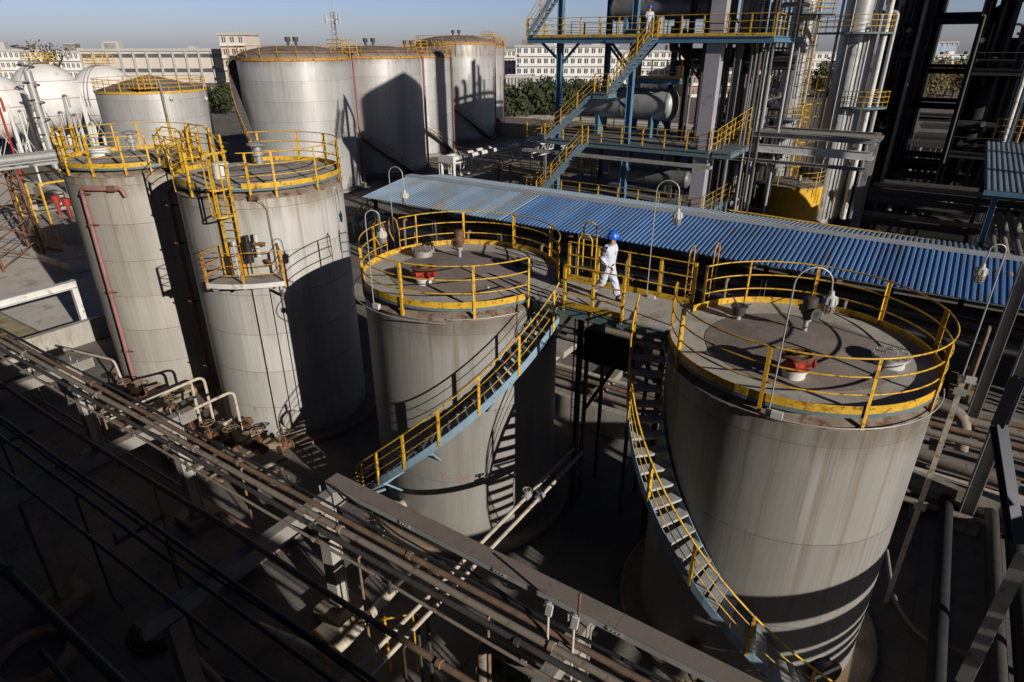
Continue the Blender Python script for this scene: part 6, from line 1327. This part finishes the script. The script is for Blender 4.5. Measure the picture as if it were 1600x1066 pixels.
# dark horizontal tank left of the nearest big tank
q=WD(352,172,62); drum(q.x-2.5,q.x+1.5,q.y,1.8,1.3,'cable_black','black horizontal tank in the shade left of the nearest big tank',(q.x-2,q.x+1),0,'horizontal_tank','concrete')
q=WD(795,205,75); fr=thing('guard_rail','yellow railings at the foot of the far tanks','railing',(q.x,q.y,0))
for k in range(3): straight_rail(fr,(q.x-4+k*3,q.y+k*4,.3),(q.x+2+k*3,q.y+k*4,.3),5,toe=True,rr=.04,pw=.1,parts=False)
m=MB(); q=WD(815,180,110); m.box(q.x-8,q.x+10,q.y-.3,q.y+.3,0,2.0); tag(m.build('boundary_wall','concrete_pale'),'pale low boundary wall below the green grove','wall')
for i,(u,v,D) in enumerate(((700,200+25,80),(760,215,85),(830,250,60),(650,275,60),(720,265,58))):
    b=WD(u,v,D); pipe_thing('yard_pipe',[(b.x-6,b.y,.5),(b.x+8,b.y,.5)],.16,'pipe_lagged',['ground pipe before the third big tank','ground pipe before the domed tank','ground pipe left of the blue structure','ground pipe below the shadowed big tank','ground pipe beside the pale pipe bridge'][i],'pipe','ground pipes before the big tanks')
# small stair with yellow rails at the foot of the nearest big tank
ss=thing('access_stair','small blue step-over stair with yellow rails behind the left end of the canopy','stairs',(-38,36,0)); stair(ss,(-40,36,.2),(-37.6,36,1.7),.8); m=MB(); m.box(-37.6,-36,35.6,36.4,1.62,1.7); m.build('landing','stair_blue',ss)
for i in range(7): pipe_thing('bent_pipe',[(-37.5+i*.5,33.8,.1),(-37.5+i*.5,33.8,1.5),(-37.5+i*.5,35.2,1.5)],.09,['frame_white','pipe_lagged'][i%2],['first','second','third','fourth','fifth','sixth','seventh'][i]+' of the bent pipe stubs at the left end of the canopy','pipe','bent stubs at the canopy end',round_r=.3)
# ================================================================ THE BUILDING WE STAND ON (behind the viewer, casts the foreground shade)
hb=thing('process_building','concrete process building behind the viewpoint whose shade covers the near yard','building',(0,-10,0))
m=MB(); m.box(-75,22,-18,-1.6,0,13.5); m.build('wall','concrete',hb)
m=MB(); m.box(-75.2,22.2,-18.2,-1.4,13.5,13.75); m.build('roof','roof_grey',hb)
ob_=thing('shade_block','unseen block added beyond the right edge to shade the low right yard','building',(48,8,0))  # unseen block, added only to shade the low right yard
m=MB(); m.box(40,56,5.2,16,0,11.5); m.build('wall','concrete',ob_); m=MB(); m.box(39.8,56.2,5,16.2,11.5,11.8); m.build('roof','roof_grey',ob_)

rr_=thing('pipe_rack','tiered pipe rack beyond the right edge, banding the right tank with shadows','pipe rack',(10,6,0))
for y in (-2,6,14): m=MB(); m.ibeam((10,y,0),(10,y,7),.2,.2); m.build('leg','frame_grey',rr_)
m=MB(); m.box(9.9,10.1,-3,15,6.02,6.78); m.build('girder','frame_grey',rr_)
for z,r_ in ((5.50,.34),(4.90,.13),(4.52,.10),(4.10,.19)): m=MB(); m.tube([(10.35,-3,z),(10.35,15,z)],r_,12); m.build('pipe_run','pipe_lagged',rr_)
ev=thing('shadow_caster','unseen vessel-shaped caster added above the right edge to shadow the far tanks','vessel',(4,42.5,0))  # unseen shape added above the frame to cast the far tank's shadow
m=MB(); m.lathe([(.01,19.5),(4.8,19.5),(4.8,27.6),(.01,30.0)],(4,42.3,0),48); m.build('shell','vessel_dark',ev)
for dx,dy in ((3.6,2.5),(3.6,-2.5)): m=MB(); m.ibeam((4+dx,42.5+dy,0),(4+dx,42.5+dy,19.6),.4,.4,.03); m.build('leg','shade_black_steel',ev)

g=MB(); g.add([(-6.5,46,.004),(14,46,.004),(14,135,.004),(-6.5,135,.004)],[(0,1,2,3)]); struct('corridor_shade_floor',g,'corridor_shade')  # dark sheet added over the ground for the shade between the towers
